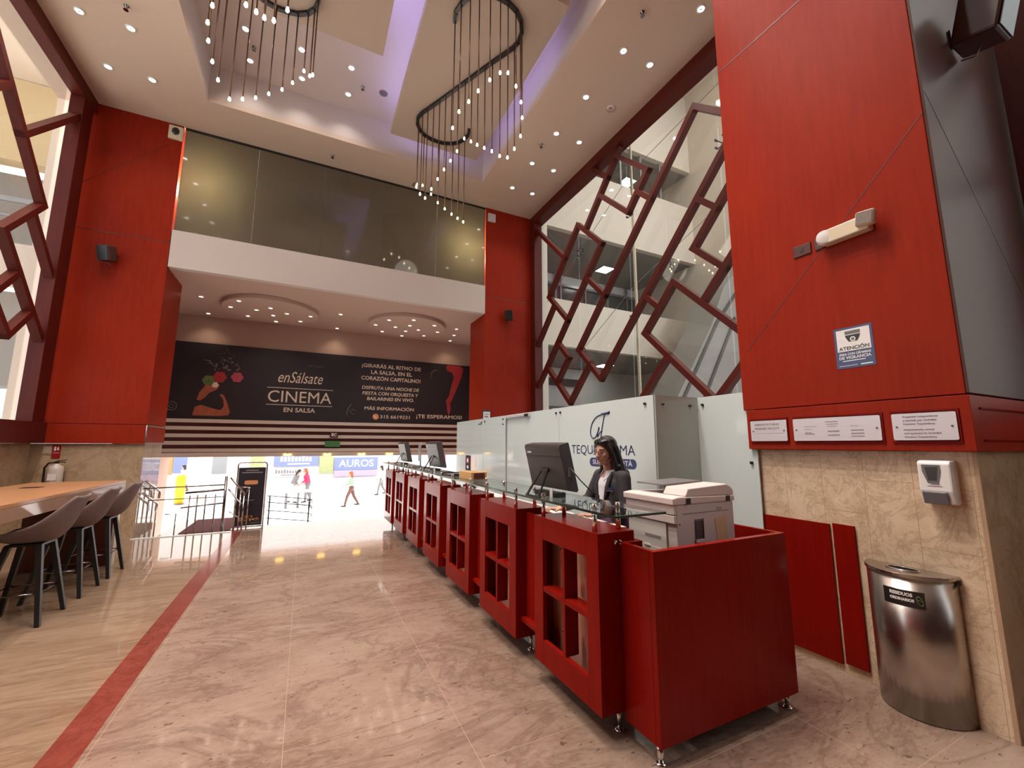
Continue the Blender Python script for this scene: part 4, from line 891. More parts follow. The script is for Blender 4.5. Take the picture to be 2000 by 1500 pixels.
# camera notice
t = thing('surveillance_notice', 'blue and white camera surveillance sticker on the red column', 'sign', (3.40, 1.515, 2.23))
MB().box(-0.002, -0.0002, -0.115, 0.115, -0.145, 0.145).build('sheet', 'sign_blue', t)
MB().box(-0.003, -0.0021, -0.10, 0.10, -0.025, 0.13).build('white_field', 'white_print', t)
o_ = (-0.0031, 0, 0.075)
panel2d([(-0.046, 0.042), (0.046, 0.042), (0.046, 0.018), (-0.046, 0.018)], '-x', o_, 0.001).build('camera_mount', 'grey_plastic', t)
panel2d([(-0.046, 0.012), (0.046, 0.012), (0.040, -0.008), (0.026, -0.034), (-0.026, -0.034), (-0.040, -0.008)], '-x', o_, 0.001).build('camera_dome', 'ink', t)
panel2d(circle2d(0.017, 18, (0, -0.018)), '-x', (-0.0042, 0, 0.075), 0.0008).build('camera_ring', 'white_print', t)
panel2d(circle2d(0.010, 18, (0, -0.018)), '-x', (-0.0051, 0, 0.075), 0.0008).build('camera_lens', 'grey_plastic', t)
for tx, z, s_, w_, m_ in (('ATENCIÓN', -0.006, 0.034, 0.18, 'ink'), ('ÁREA CON CÁMARAS', -0.047, 0.022, 0.19, 'white_print'), ('DE VIGILANCIA', -0.072, 0.028, 0.19, 'white_print')):
    o = lettering(tx, (-0.0032 if m_ == 'ink' else -0.0022, 0, z), '-x', s_, m_, t, width=w_, bold=0.0006)
MB().box(-0.003, -0.0021, -0.06, 0.075, -0.097, -0.091).box(-0.003, -0.0021, -0.098, -0.03, -0.131, -0.123).box(-0.003, -0.0021, -0.01, 0.098, -0.129, -0.126).build('small_print', 'white_print', t)
# emergency light with two lamp heads
t = thing('emergency_light', 'cream emergency light with two lamp heads on the red column', 'emergency light', (3.40, 1.45, 3.06))
MB().box(-0.075, -0.001, -0.13, 0.16, -0.055, 0.05).build('case', 'cream_plastic', t, bevel=0.008)
MB().obox((-0.085, -0.125, 0.012), (0.055, 0.11, 0.10), Matrix.Rotation(R(8), 3, 'X')).build('lamp_head', 'cream_plastic', t, bevel=0.014)
MB().obox((-0.1135, -0.125, 0.012), (0.002, 0.092, 0.082), Matrix.Rotation(R(8), 3, 'X')).build('lamp_lens', 'fluted_lens', t)
lh = MB().lathe([(0.052, 0), (0.055, 0.03), (0.05, 0.06), (0.03, 0.065)], (0, 0, 0), 20).build('lamp_head', 'white_plastic', t, True); lh.location = (-0.02, 0.155, 0.0); lh.rotation_euler = (0, R(-90), R(20))
MB().lathe([(0.046, 0.0655), (0.02, 0.07), (0.001, 0.071)], (0, 0, 0), 20, cap0=False).build('lamp_lens', 'lens_white', lh, True)
for y0, y1, lb, mk in ((1.715, 1.845, 'small dark red switch plate farther from the emergency light', True), (1.575, 1.69, 'small dark red outlet plate touching the emergency light', False)):
    t = thing('outlet_plate', lb + ' on the red column', 'outlet', (0, 0, 0), 0, 'plates beside the emergency light')
    MB().box(3.390, 3.3995, y0, y1, 3.01, 3.10).build('plate', 'dark_red_wood', t, bevel=0.003)
    if mk: MB().box(3.387, 3.3895, (y0+y1)/2-0.014, (y0+y1)/2+0.014, 3.04, 3.07).build('socket', 'black_plastic', t).data.materials[0]
    else: MB().box(3.388, 3.3895, y0+0.03, y1-0.02, 3.04, 3.045).build('slot', 'faded_ink', t)
# soap / gel dispenser
t = thing('gel_dispenser', 'white wall-mounted gel dispenser with dark window and grey push bar', 'dispenser', (3.455, 1.172, 1.335))
prof = [(-0.001, -0.12), (-0.001, 0.125), (-0.085, 0.125), (-0.10, 0.11), (-0.10, -0.05), (-0.08, -0.125), (-0.03, -0.13)]
MB().prism(prof, lambda p: Vector((p[0], -0.075, p[1])), lambda p: Vector((p[0], 0.075, p[1]))).build('case', 'white_plastic', t, bevel=0.010)
panel2d([(-0.042, 0.10), (0.040, 0.10), (0.042, 0.06), (0.026, -0.008), (-0.022, -0.008), (-0.042, 0.06)], '-x', (-0.1005, 0.01, 0), 0.002).build('window', 'grey_plastic', t)
panel2d([(-0.028, 0.085), (0.030, 0.088), (0.020, 0.008), (-0.018, 0.008)], '-x', (-0.1026, 0.01, 0), 0.001).build('bottle', 'charcoal_plastic', t)
MB().prism([(-0.1005, -0.052), (-0.118, -0.058), (-0.102, -0.128), (-0.081, -0.128)], lambda p: Vector((p[0], -0.05, p[1])), lambda p: Vector((p[0], 0.06, p[1]))).build('push_bar', 'grey_plastic', t, bevel=0.004)
MB().box(-0.1015, -0.1003, -0.03, 0.035, -0.026, -0.022).box(-0.1015, -0.1003, -0.02, 0.02, -0.016, -0.010).build('maker_print', 'faded_ink', t)
# half-round bin
t = thing('waste_bin', 'half-round brushed steel waste bin against the marble wall', 'bin', (3.452, 1.375, 0))
def half(r, d, n=22): return [(-d*math.cos(math.pi*(k/n-0.5)), r*math.sin(math.pi*(k/n-0.5))) for k in range(n+1)]
MB().prism(half(0.215, 0.225), lambda p: Vector((p[0], p[1], 0.004)), lambda p: Vector((p[0], p[1], 0.775))).build('body', 'brushed_steel', t, True)
for p_ in t.children[0].data.polygons:
    if len(p_.vertices) > 4: p_.use_smooth = False
n_ = 22; hp = half(0.223, 0.235)
cc = [(-0.105+0.045*math.cos(a), 0.08*math.sin(a)) for a in [2*math.pi*k/24 for k in range(24)]]
bm = MB()
bm.prism(hp, lambda p: Vector((p[0], p[1], 0.7755)), lambda p: Vector((p[0], p[1], 0.797))); lid = bm.build('lid', 'brushed_steel', t, bevel=0.003)
panel2d([(p[0], p[1]) for p in cc], '+z', (0, 0, 0.7975), 0.001).build('opening_shade', 'matte_black', t)  # black disc on the lid, painted for the dark inside the hole
MB().tube([(p[0], p[1], 0.80) for p in cc], 0.005, 6, True).build('opening_rim', 'chrome', t, True)
for y in (-0.226, 0.226): MB().box(-0.03, -0.012, y-0.006, y+0.006, 0.755, 0.78).build('hinge', 'black_plastic', t)
# sticker curved on the drum
st = MB(); vs, fs = [], []; q0, q1 = R(-34), R(16); n = 14
def drum(q, z, e): return Vector((-(0.225+e)*math.cos(q), (0.215+e)*math.sin(q), z))
for k in range(n+1):
    q = q0+(q1-q0)*k/n
    vs += [drum(q, 0.615, 0.001), drum(q, 0.705, 0.001), drum(q, 0.705, 0.0022), drum(q, 0.615, 0.0022)]
for k in range(n):
    a, b2 = 4*k, 4*k+4
    for i in range(4): fs.append((a+i, a+(i+1)%4, b2+(i+1)%4, b2+i))
fs += [(0, 3, 2, 1), (4*n, 4*n+1, 4*n+2, 4*n+3)]
st.add(vs, fs).build('sticker', 'black_plastic', t)
def curved_text(body, qc, z, size, w_, h_):
    me = text_mesh(body, size, w_, bold=0.0012)
    ys_ = [v.co.y for v in me.vertices]; k = h_/(max(ys_)-min(ys_)); mid = (max(ys_)+min(ys_))/2
    for v in me.vertices: v.co = drum(qc - v.co.x/0.222, z+(v.co.y-mid)*k, 0.003+v.co.z)
    me.materials.clear(); me.materials.append(M['white_print']); o = bpy.data.objects.new('lettering', me); COL.objects.link(o); o.parent = t
curved_text('RESIDUOS', R(-6.5), 0.682, 0.026, 0.105, 0.020)
curved_text('ORDINARIOS', R(-7), 0.652, 0.024, 0.112, 0.017)
lf = MB()
ring_ = [drum(R(-28)+0.06*math.cos(a), 0.655+0.022*math.sin(a)+0.01*math.cos(a), 0.003) for a in [2*math.pi*k/16 for k in range(16)]]
lf.tube(ring_, 0.003, 6, True).tube([drum(R(-31), 0.655, 0.003), drum(R(-24), 0.662, 0.003)], 0.003, 6); lf.build('leaf_mark', 'green_print', t, True)
# dark red boards leaning on / fixed to the marble
t = tag(MB().box(3.437, 3.4535, 1.81, 2.60, 0.05, 0.985).build('wall_board', 'red_lacquer', bevel=0.002), 'wide dark red board on the marble wall behind the end desk', 'board', 'dark red boards on the marble')
t = tag(MB().box(3.437, 3.4535, 1.655, 1.79, 0.065, 0.995).build('wall_board', 'red_lacquer', bevel=0.002), 'narrow dark red board on the marble wall between wide board and bin', 'board', 'dark red boards on the marble')
# loudspeaker high on the near face
def wall_speaker(loc, rz, label, w_=0.19, h_=0.26, d_=0.17, m='brown_speaker'):
    t = thing('wall_speaker', label, 'loudspeaker', loc, rz, 'loudspeakers on the red columns')
    tl = Matrix.Rotation(R(14), 3, 'X')
    MB().obox((0, -0.17, 0), (w_, d_, h_), tl).build('cabinet', m, t, bevel=0.02)
    MB().obox(Vector((0, -0.17, 0))+tl @ Vector((0, -d_/2-0.004, 0)), (w_*0.92, 0.006, h_*0.92), tl).build('grille', 'black_plastic', t, bevel=0.002)
    MB().box(-0.03, 0.03, -0.012, -0.001, -0.07, 0.05).tube([(0, -0.012, -0.02), (0, -0.06, -0.02), (0, -0.10, -0.02)], 0.014, 8).build('bracket', 'black_plastic', t)
    MB().tube([(0.0, -0.14, -h_/2-0.0), (0.015, -0.10, -h_/2-0.06), (0.02, -0.03, -h_/2-0.03)], 0.005, 6).build('cable', 'grey_plastic', t, True)
    return t
wall_speaker((4.02, 0.984, 4.47), R(0), 'dark loudspeaker high on the right near column at the top right of the photo', 0.24, 0.34, 0.24)
wall_speaker((-3.10, 9.099, 4.70), R(-25), 'dark red-brown loudspeaker on the left red column')
wall_speaker((4.38, 9.099, 4.68), R(-30), 'dark red-brown loudspeaker on the right back column')
# small boxes near the ceiling
t = thing('ceiling_sensor', 'cream sensor box with a dark dome under the ceiling on the left red column', 'sensor', (-2.515, 9.10, 7.26), 0, 'sensor boxes under the ceiling')
MB().box(-0.105, 0.105, -0.05, -0.001, -0.13, 0.13).build('box', 'cream_plastic', t, bevel=0.006)
MB().ball((0, -0.052, 0.02), (0.058, 0.03, 0.075), 16, 8).build('dome', 'black_plastic', t, True)
t = thing('ceiling_sensor', 'small blank grey box under the ceiling on the right back column', 'sensor', (3.87, 9.10, 7.20), 0, 'sensor boxes under the ceiling')
MB().box(-0.10, 0.10, -0.05, -0.001, -0.11, 0.10).build('box', 'plaque_metal', t, bevel=0.006)
MB().box(-0.02, 0.02, -0.053, -0.0505, -0.09, -0.08).build('indicator', 'grey_plastic', t)
t = thing('framed_notice', 'small framed notice on the right back column above the partition', 'notice', (3.79, 9.099, 2.17))
MB().box(-0.105, 0.105, -0.02, -0.001, -0.17, 0.17).build('frame', 'black_plastic', t, bevel=0.002)
MB().box(-0.085, 0.085, -0.022, -0.0205, -0.15, 0.135).build('sheet', 'paper', t)
MB().box(-0.06, 0.06, -0.0232, -0.0222, 0.07, 0.09).box(-0.06, 0.04, -0.0232, -0.0222, 0.0, 0.04).build('print', 'faded_ink', t)
# ------------------------------------------------------------------ bar table and stools at the left
t = thing('bar_table', 'high wooden bar table with thick top and dark slab leg along the left wall', 'table')
X0, X1, Y1, H = -3.05, -2.13, 7.50, 1.06
MB().box(X0, X1, 2.2, Y1, H-0.035, H).build('tabletop', 'table_wood', t, bevel=0.003)
MB().box(X1-0.03, X1, 2.2, Y1-0.0305, H-0.15, H-0.036).box(X0, X0+0.03, 2.2, Y1-0.0305, H-0.15, H-0.036).box(X0, X1, Y1-0.03, Y1, H-0.15, H-0.036).build('apron', 'apron_wood', t, bevel=0.002)
MB().box(X0+0.03, X1-0.032, 7.36, 7.42, 0, H-0.036).build('slab_leg', 'dark_red_wood', t)
MB().box(X1-0.0315, X1-0.001, 7.34, 7.44, 0, H-0.151).build('leg_edge', 'copier_front', t)
MB().box(X0+0.03, X1-0.032, 2.3, 2.36, 0, H-0.036).build('slab_leg', 'dark_red_wood', t)
MB().box(-2.78, -2.62, 6.60, 6.72, H, H+0.004).build('cable_port', 'black_plastic', t)

def make_stool():
    # local: sitter faces -x (towards the table), backrest at +x
    t = thing('bar_stool', 'x', 'stool')
    NU, NV = 20, 18
    def shell(u, v, off):
        # u along the profile (front edge -> seat -> back top), v across (-1..1): blend of a centre line and a rim line
        ce = [(-0.225,0.745),(-0.18,0.70),(-0.06,0.678),(0.07,0.676),(0.155,0.70),(0.212,0.77),(0.25,0.87),(0.285,0.98),(0.312,1.065)]
        ri = [(-0.215,0.762),(-0.15,0.775),(-0.06,0.795),(0.04,0.828),(0.115,0.882),(0.175,0.938),(0.230,0.995),(0.272,1.045),(0.300,1.075)]
        wd = [0.185,0.215,0.225,0.225,0.222,0.215,0.200,0.180,0.150]
        s_ = u*8; i = min(int(s_), 7); f = s_-i; f = f*f*(3-2*f) if False else f
        L3 = lambda T, k: T[i][k]*(1-f)+T[i+1][k]*f
        q = abs(v)**2.4
        x = L3(ce,0)*(1-q)+L3(ri,0)*q; z = L3(ce,1)*(1-q)+L3(ri,1)*q
        y = v*(wd[i]*(1-f)+wd[i+1]*f)*(1.0-0.04*q)
        tx, tz = ce[i+1][0]-ce[i][0], ce[i+1][1]-ce[i][1]; l_ = math.hypot(tx, tz)
        return Vector((x + tz/l_*off, y, z - tx/l_*off))
    mb = MB(); top = [shell(i/NU, -1+2*j/NV, -0.012) for i in range(NU+1) for j in range(NV+1)]
    bot = [shell(i/NU, -1+2*j/NV, 0.016) for i in range(NU+1) for j in range(NV+1)]
    fs = []; W_ = NV+1; O = len(top)
    for i in range(NU):
        for j in range(NV):
            a = i*W_+j; fs += [(a, a+1, a+W_+1, a+W_), (O+a, O+a+W_, O+a+W_+1, O+a+1)]
    for i in range(NU):
        a = i*W_; fs.append((a, a+W_, O+a+W_, O+a)); a = i*W_+NV; fs.append((a, O+a, O+a+W_, a+W_))
    for j in range(NV):
        fs.append((j, O+j, O+j+1, j+1)); a = NU*W_+j; fs.append((a, a+1, O+a+1, O+a))
    mb.add(top+bot, fs); s_ = mb.build('seat_shell', 'seat_fabric', t, True)
    sb = s_.modifiers.new('sub', 'SUBSURF'); sb.levels = 1; sb.render_levels = 1
    MB().box(-0.13, 0.11, -0.12, 0.12, 0.655, 0.672).build('seat_plate', 'black_leg', t)
    P = {}
    for sx in (-1, 1):
        for sy in (-1, 1):
            a, b = Vector((0.10*sx-0.01, 0.11*sy, 0.66)), Vector((0.215*sx-0.02, 0.218*sy, 0.0)); P[sx, sy] = (a, b)
            d = (b-a).normalized(); e = Vector((d.z, 0, -d.x)).normalized(); g = d.cross(e)
            vs = []
            for p, wd in ((a, 0.021), (b, 0.016)): vs += [p+e*i*wd+g*j*wd for i, j in ((-1,-1),(1,-1),(1,1),(-1,1))]
            for v in vs[4:]: v.z = 0.0
            MB().add(vs, [(0,3,2,1),(4,5,6,7),(0,1,5,4),(1,2,6,5),(2,3,7,6),(3,0,4,7)]).build('leg', 'black_leg', t)
    fr = lambda k: [P[k][0].lerp(P[k][1], 0.60)]
    for a, b in (((-1,-1),(1,-1)), ((1,-1),(1,1)), ((1,1),(-1,1)), ((-1,1),(-1,-1))):
        MB().tube([P[a][0].lerp(P[a][1], 0.60), P[b][0].lerp(P[b][1], 0.60)], 0.007, 8).build('footrest', 'dark_chrome', t, True)
    return t
st0 = make_stool()
for i, (y, lb) in enumerate(((5.43, 'second from the left photo edge, largest fully seen'), (6.18, 'third from the left photo edge'), (6.87, 'farthest, at the end of the bar table'), (6.1, 'across the table at the left photo edge'))):
    r_ = st0 if i == 0 else copy_tree(st0)
    r_.location = (-2.135 if i < 3 else -3.06, y, 0); r_.rotation_euler.z = 0 if i < 3 else math.pi; r_['label'] = 'grey bar stool with black legs, ' + lb; r_['group'] = 'grey bar stools at the table'

# ------------------------------------------------------------------ fire extinguisher and signs on the left column
t = thing('fire_extinguisher', 'pale fire extinguisher hanging on the marble behind the bar table', 'extinguisher', (-3.42, 9.02, 0.82))
MB().lathe([(0.05, 0), (0.085, 0.012), (0.09, 0.03), (0.09, 0.33), (0.075, 0.38), (0.035, 0.405), (0.028, 0.42)], n=24).build('cylinder', 'ext_white', t, True)
MB().box(-0.022, 0.022, -0.022, 0.022, 0.42, 0.455).bar((0.0, 0, 0.46), (0.11, 0, 0.475), 0.018, 0.012, (0, 0, 1)).bar((0.0, 0, 0.445), (0.10, 0, 0.44), 0.018, 0.012, (0, 0, 1)).build('valve', 'black_plastic', t)
MB().tube([(-0.02, 0, 0.44), (-0.09, 0, 0.43), (-0.13, 0, 0.36), (-0.125, 0, 0.15), (-0.115, 0, 0.02)], 0.014, 8).build('hose', 'black_plastic', t, True)
MB().box(-0.06, 0.06, 0.091, 0.115, 0.1, 0.3).build('hanger', 'black_plastic', t)
MB().box(-0.05, 0.05, -0.0935, -0.0905, 0.17, 0.27).build('label_sheet', 'paper', t)
t = thing('extinguisher_sign', 'small red fire extinguisher sign above the extinguisher', 'sign', (-3.49, 9.139, 1.425))
MB().box(-0.05, 0.05, -0.006, -0.001, -0.11, 0.10).build('plate', 'ext_red', t)
MB().box(-0.028, -0.006, -0.008, -0.0062, 0.01, 0.075).prism([(0.005, 0.02), (0.03, 0.02), (0.02, 0.08), (0.008, 0.055)], lambda p: Vector((p[0], -0.008, p[1])), lambda p: Vector((p[0], -0.0062, p[1]))).build('pictogram', 'white_print', t)
MB().box(-0.035, 0.035, -0.008, -0.0062, -0.025, -0.02).build('caption_line', 'white_print', t)
t = thing('wall_notice', 'small clear plate on the marble left of the red extinguisher sign', 'notice', (-3.60, 9.139, 1.45))
MB().box(-0.052, 0.052, -0.008, -0.001, -0.075, 0.06).build('plate', 'plaque_glass', t, bevel=0.002)
MB().box(-0.03, 0.04, -0.010, -0.0082, -0.062, -0.055).build('print', 'dark_red_wood', t)

# ------------------------------------------------------------------ the receptionist (local: faces +x, her left is +y)
def V(*a): return Vector(a)
pr = thing('person', 'woman in a dark blazer with long black hair and glasses standing behind the counter', 'person', (2.40, 2.955, 0.0), R(177))
HR = Matrix.Rotation(R(12), 3, 'Z') @ Matrix.Rotation(R(9), 3, 'Y')     # head turn and tilt
HC = V(0.045, 0, 1.492)
def hd_(x, y, z): return HC + HR @ V(x, y, z)
b = MB()
# head: skull, face wedge, jaw, chin, cheeks, nose, ears, neck
b.ball(hd_(-0.018, 0, 0.030), (0.092, 0.073, 0.088), 24, 16, HR)
b.ball(hd_(0.030, 0, -0.010), (0.062, 0.060, 0.090), 24, 16, HR)
b.ball(hd_(0.040, 0, -0.062), (0.046, 0.045, 0.045), 20, 12, HR)
b.ball(hd_(0.068, 0, -0.092), (0.022, 0.023, 0.018), 14, 10, HR)
b.cap(hd_(-0.01, 0.050, -0.045), hd_(0.058, 0.018, -0.088), 0.022, 0.018)
b.cap(hd_(-0.01, -0.050, -0.045), hd_(0.058, -0.018, -0.088), 0.022, 0.018)
for s_ in (-1, 1):
    b.ball(hd_(0.058, 0.034*s_, -0.022), (0.026, 0.024, 0.024), 14, 10, HR)
    b.ball(hd_(0.076, 0.026*s_, 0.030), (0.012, 0.026, 0.009), 12, 8, HR)
    b.ball(hd_(-0.012, 0.071*s_, -0.012), (0.018, 0.008, 0.030), 12, 8, HR)
b.cap(hd_(0.086, 0, 0.020), hd_(0.108, 0, -0.020), 0.009, 0.012)
b.ball(hd_(0.113, 0, -0.026), (0.013, 0.013, 0.010), 12, 8, HR)
for s_ in (-1, 1): b.ball(hd_(0.103, 0.011*s_, -0.029), (0.010, 0.008, 0.007), 10, 8, HR)
b.ball(hd_(0.088, 0, -0.055), (0.014, 0.024, 0.016), 12, 8, HR)
b.cap(V(-0.005, 0, 1.28), hd_(-0.010, 0, -0.055), 0.052, 0.048, 16)
# trunk, hips and legs under the clothes, shoulders and arms to the hands
b.cap(V(-0.01, 0, 0.86), V(-0.005, 0, 1.24), 0.105, 0.095, 18)
b.cap(V(-0.01, -0.10, 1.275), V(-0.01, 0.10, 1.275), 0.05, 0.05, 14)
b.cap(V(-0.01, -0.06, 0.86), V(-0.01, 0.06, 0.86), 0.10, 0.10, 16)
for s_ in (-1, 1):
    b.cap(V(0, 0.075*s_, 0.84), V(0.01, 0.08*s_, 0.48), 0.082, 0.055, 14); b.cap(V(0.01, 0.08*s_, 0.48), V(-0.01, 0.085*s_, 0.09), 0.052, 0.036, 14)
    b.cap(V(-0.02, 0.085*s_, 0.06), V(0.13, 0.095*s_, 0.035), 0.036, 0.030, 12)
ARM = {1: (V(-0.01, 0.165, 1.275), V(0.02, 0.225, 1.045), V(0.255, 0.150, 0.992)), -1: (V(-0.01, -0.165, 1.275), V(0.06, -0.245, 1.06), V(0.335, -0.270, 0.992))}
for s_, (a, e, w_) in ARM.items():
    b.cap(a, e, 0.045, 0.038, 12); b.cap(e, w_, 0.038, 0.026, 12)
    d = (w_-e); d.z = 0; d.normalize(); sd_ = V(-d.y, d.x, 0)*s_          # sd_: towards the outer side
    up_ = V(0, 0, 1); pc = w_ + d*0.045 + up_*-0.004
    b.obox(w_ + d*0.050 + up_*-0.004, (0.085, 0.070, 0.022), Matrix((d, sd_, up_)).transposed())
    b.cap(w_, w_ + d*0.03, 0.025, 0.020, 10)
    for k, (off, ln_) in enumerate(((-0.030, 0.062), (-0.010, 0.072), (0.011, 0.068), (0.031, 0.054))):
        r0 = w_ + d*0.088 + sd_*off
        spread = sd_*(off*0.35)
        m1 = r0 + d*ln_*0.45 + spread*0.4 + up_*0.006
        m2 = m1 + d*ln_*0.32 + spread*0.3 + up_*-0.010
        tp = m2 + d*ln_*0.20 + spread*0.2 + up_*-0.018
        b.cap(r0, m1, 0.0088, 0.0082, 8, 3); b.cap(m1, m2, 0.0082, 0.0076, 8, 3); b.cap(m2, tp, 0.0076, 0.0066, 8, 3)
    th0 = w_ + d*0.022 - sd_*0.026; th1 = th0 + d*0.036 - sd_*0.026 + up_*-0.006; th2 = th1 + d*0.026 - sd_*0.006 + up_*-0.010
    b.cap(th0, th1, 0.0125, 0.0105, 8, 3); b.cap(th1, th2, 0.0100, 0.0080, 8, 3)
b.build('body', 'skin', pr, remesh=0.0052, sm_it=3)
# face
for s_ in (-1, 1):
    e_ = MB().ball(hd_(0.0805, 0.030*s_, 0.008), (0.0085, 0.0135, 0.0068), 14, 10, HR).build('eye', 'white_plastic', pr, True)
    MB().ball(hd_(0.0885, 0.030*s_, 0.006), (0.0025, 0.0055, 0.0055), 12, 8, HR).build('iris', 'black_plastic', e_, True)
    MB().tube([hd_(0.086, 0.014*s_, 0.0290), hd_(0.089, 0.028*s_, 0.0345), hd_(0.080, 0.047*s_, 0.0275)], [0.0028, 0.0034, 0.0018], 8).build('eyebrow', 'hair_black', pr, True)
    MB().tube([hd_(0.087, 0.018*s_, 0.0105), hd_(0.0895, 0.030*s_, 0.0145), hd_(0.084, 0.044*s_, 0.0105)], 0.0017, 6).build('eyelid', 'hair_black', pr, True)
MB().tube([hd_(0.090, -0.022, -0.0565), hd_(0.1015, -0.008, -0.0515), hd_(0.1025, 0, -0.0530), hd_(0.1015, 0.008, -0.0515), hd_(0.090, 0.022, -0.0565)], [0.0015, 0.0042, 0.0038, 0.0042, 0.0015], 8).tube([hd_(0.090, -0.020, -0.0590), hd_(0.1000, 0, -0.0630), hd_(0.090, 0.020, -0.0590)], [0.0015, 0.0052, 0.0015], 8).build('mouth', 'lips', pr, True)
# glasses
g = MB()
for s_ in (-1, 1):
    g.tube([hd_(0.105-0.006*abs(math.cos(a)), 0.033*s_+0.0245*math.cos(a), 0.004+0.0185*math.sin(a)) for a in [2*math.pi*k/20 for k in range(20)]], 0.0019, 6, True)
    g.tube([hd_(0.098, 0.0575*s_, 0.010), hd_(0.05, 0.072*s_, 0.012), hd_(-0.01, 0.078*s_, 0.008)], 0.0016, 6)
g.tube([hd_(0.103, -0.0085, 0.009), hd_(0.107, 0, 0.012), hd_(0.103, 0.0085, 0.009)], 0.0017, 6)
g.build('glasses', 'dark_red_wood', pr, True)
# hair: crown cap with a side parting, falling behind and beside the shoulders
h = MB()
h.ball(hd_(-0.030, 0, 0.046), (0.099, 0.085, 0.089), 24, 16, HR)
h.ball(hd_(0.026, 0.018, 0.084), (0.058, 0.062, 0.034), 18, 12, HR)
h.ball(hd_(0.026, -0.022, 0.082), (0.056, 0.056, 0.034), 18, 12, HR)
for s_ in (-1, 1):
    h.cap(hd_(0.040, 0.060*s_, 0.060), hd_(0.004, 0.080*s_, -0.02), 0.020, 0.017, 12)
    h.cap(hd_(0.004, 0.080*s_, -0.02), V(0.01, 0.098*s_, 1.35), 0.018, 0.022, 12)
    h.cap(hd_(-0.05, 0.060*s_, 0.02), V(-0.055, 0.095*s_, 1.32), 0.040, 0.036, 14)
    h.cap(V(-0.02, 0.105*s_, 1.36), V(-0.015, 0.118*s_, 1.275), 0.024, 0.014, 12)
h.cap(V(0.01, -0.098, 1.35), V(0.06, -0.108, 1.265), 0.020, 0.012, 12)
h.cap(hd_(-0.075, 0, 0.02), V(-0.10, 0, 1.20), 0.062, 0.070, 18)
h.cap(V(-0.10, -0.06, 1.30), V(-0.112, -0.05, 1.12), 0.05, 0.04, 14).cap(V(-0.10, 0.06, 1.30), V(-0.112, 0.05, 1.12), 0.05, 0.04, 14)
h.build('hair', 'hair_black', pr, remesh=0.006, sm_it=12)
# shirt with collar points
s = MB()
s.cap(V(0.0, 0, 0.90), V(0.014, 0, 1.21), 0.102, 0.094, 18).cap(V(0.012, 0, 1.235), V(0.002, 0, 1.305), 0.074, 0.052, 18)
s.cap(V(0.02, -0.05, 1.21), V(0.02, 0.05, 1.21), 0.068, 0.068, 16)
s.build('shirt', 'shirt', pr, remesh=0.007, sm_it=3)
cl = MB(); vs, fs = [], []; n = 24
for k in range(n+1):
    q = R(22 + (360-44)*k/n); f_ = 0.5+0.5*math.cos(q)          # f_: 1 at the throat, 0 at the nape
    tip = 1.0 if k in (0, n) else (0.45 if k in (1, n-1) else 0.0)
    for r_, z_ in ((0.057, 1.352-0.030*f_), (0.060, 1.356-0.030*f_), (0.078+0.018*tip, 1.318-0.042*f_-0.030*tip), (0.074+0.018*tip, 1.314-0.042*f_-0.030*tip)):
        vs.append(V(0.0+r_*math.cos(q)*(1.0+0.10*f_), r_*math.sin(q), z_))
for k in range(n):
    for i in range(4): fs.append((4*k+i, 4*k+4+i, 4*k+4+(i+1)%4, 4*k+(i+1)%4))
fs += [(0, 1, 2, 3), (4*n+3, 4*n+2, 4*n+1, 4*n)]
cl.add(vs, fs).build('collar', 'shirt', pr)
# blazer: two fronts open in a V, back, sleeves with cuffs
j = MB()
j.cap(V(-0.035, 0, 0.84), V(-0.045, 0, 1.20), 0.118, 0.108, 18)
for s_ in (-1, 1):
    j.cap(V(0.000, 0.075*s_, 0.82), V(0.005, 0.088*s_, 1.12), 0.088, 0.082, 16)
    j.cap(V(0.010, 0.092*s_, 1.10), V(0.004, 0.100*s_, 1.215), 0.076, 0.066, 16)
    j.cap(V(-0.012, 0.088*s_, 1.285), V(-0.014, 0.165*s_, 1.272), 0.054, 0.056, 14)
    a, e, w_ = ARM[s_]
    j.cap(a, a.lerp(e, 0.5), 0.061, 0.056, 14); j.cap(a.lerp(e, 0.5), e, 0.056, 0.052, 14); j.cap(e, e.lerp(w_, 0.93), 0.052, 0.038, 14)
j.cap(V(-0.05, -0.10, 1.27), V(-0.05, 0.10, 1.27), 0.055, 0.055, 14)
j.build('blazer', 'blazer', pr, remesh=0.0075, sm_it=5)
for s_ in (-1, 1):
    a, e, w_ = ARM[s_]; u = (w_-e).normalized()
    MB().cyl(e.lerp(w_, 0.90), e.lerp(w_, 0.985), 0.033, 0.031, 14).build('shirt_cuff', 'shirt', pr, True)
    MB().tube([V(0.030, 0.066*s_, 1.318), V(0.068, 0.078*s_, 1.262), V(0.092, 0.080*s_, 1.195), V(0.102, 0.060*s_, 1.11), V(0.104, 0.036*s_, 1.03)], [0.008, 0.019, 0.022, 0.014, 0.006], 10).build('lapel', 'blazer', pr, True)
MB().obox(V(0.092, 0.112, 1.185), (0.006, 0.062, 0.024), Matrix.Rotation(R(22), 3, 'Z')).build('chest_pocket', 'navy', pr)
MB().obox(V(0.095, 0.112, 1.169), (0.005, 0.062, 0.006), Matrix.Rotation(R(22), 3, 'Z')).build('name_pin', 'chrome', pr)
k = MB()
k.cap(V(-0.01, -0.045, 0.90), V(-0.01, 0.045, 0.90), 0.118, 0.118, 18).cap(V(0, -0.05, 0.86), V(0.0, -0.05, 0.52), 0.108, 0.092, 16).cap(V(0, 0.05, 0.86), V(0.0, 0.05, 0.52), 0.108, 0.092, 16)
k.build('skirt', 'skirt', pr, remesh=0.009, sm_it=3)
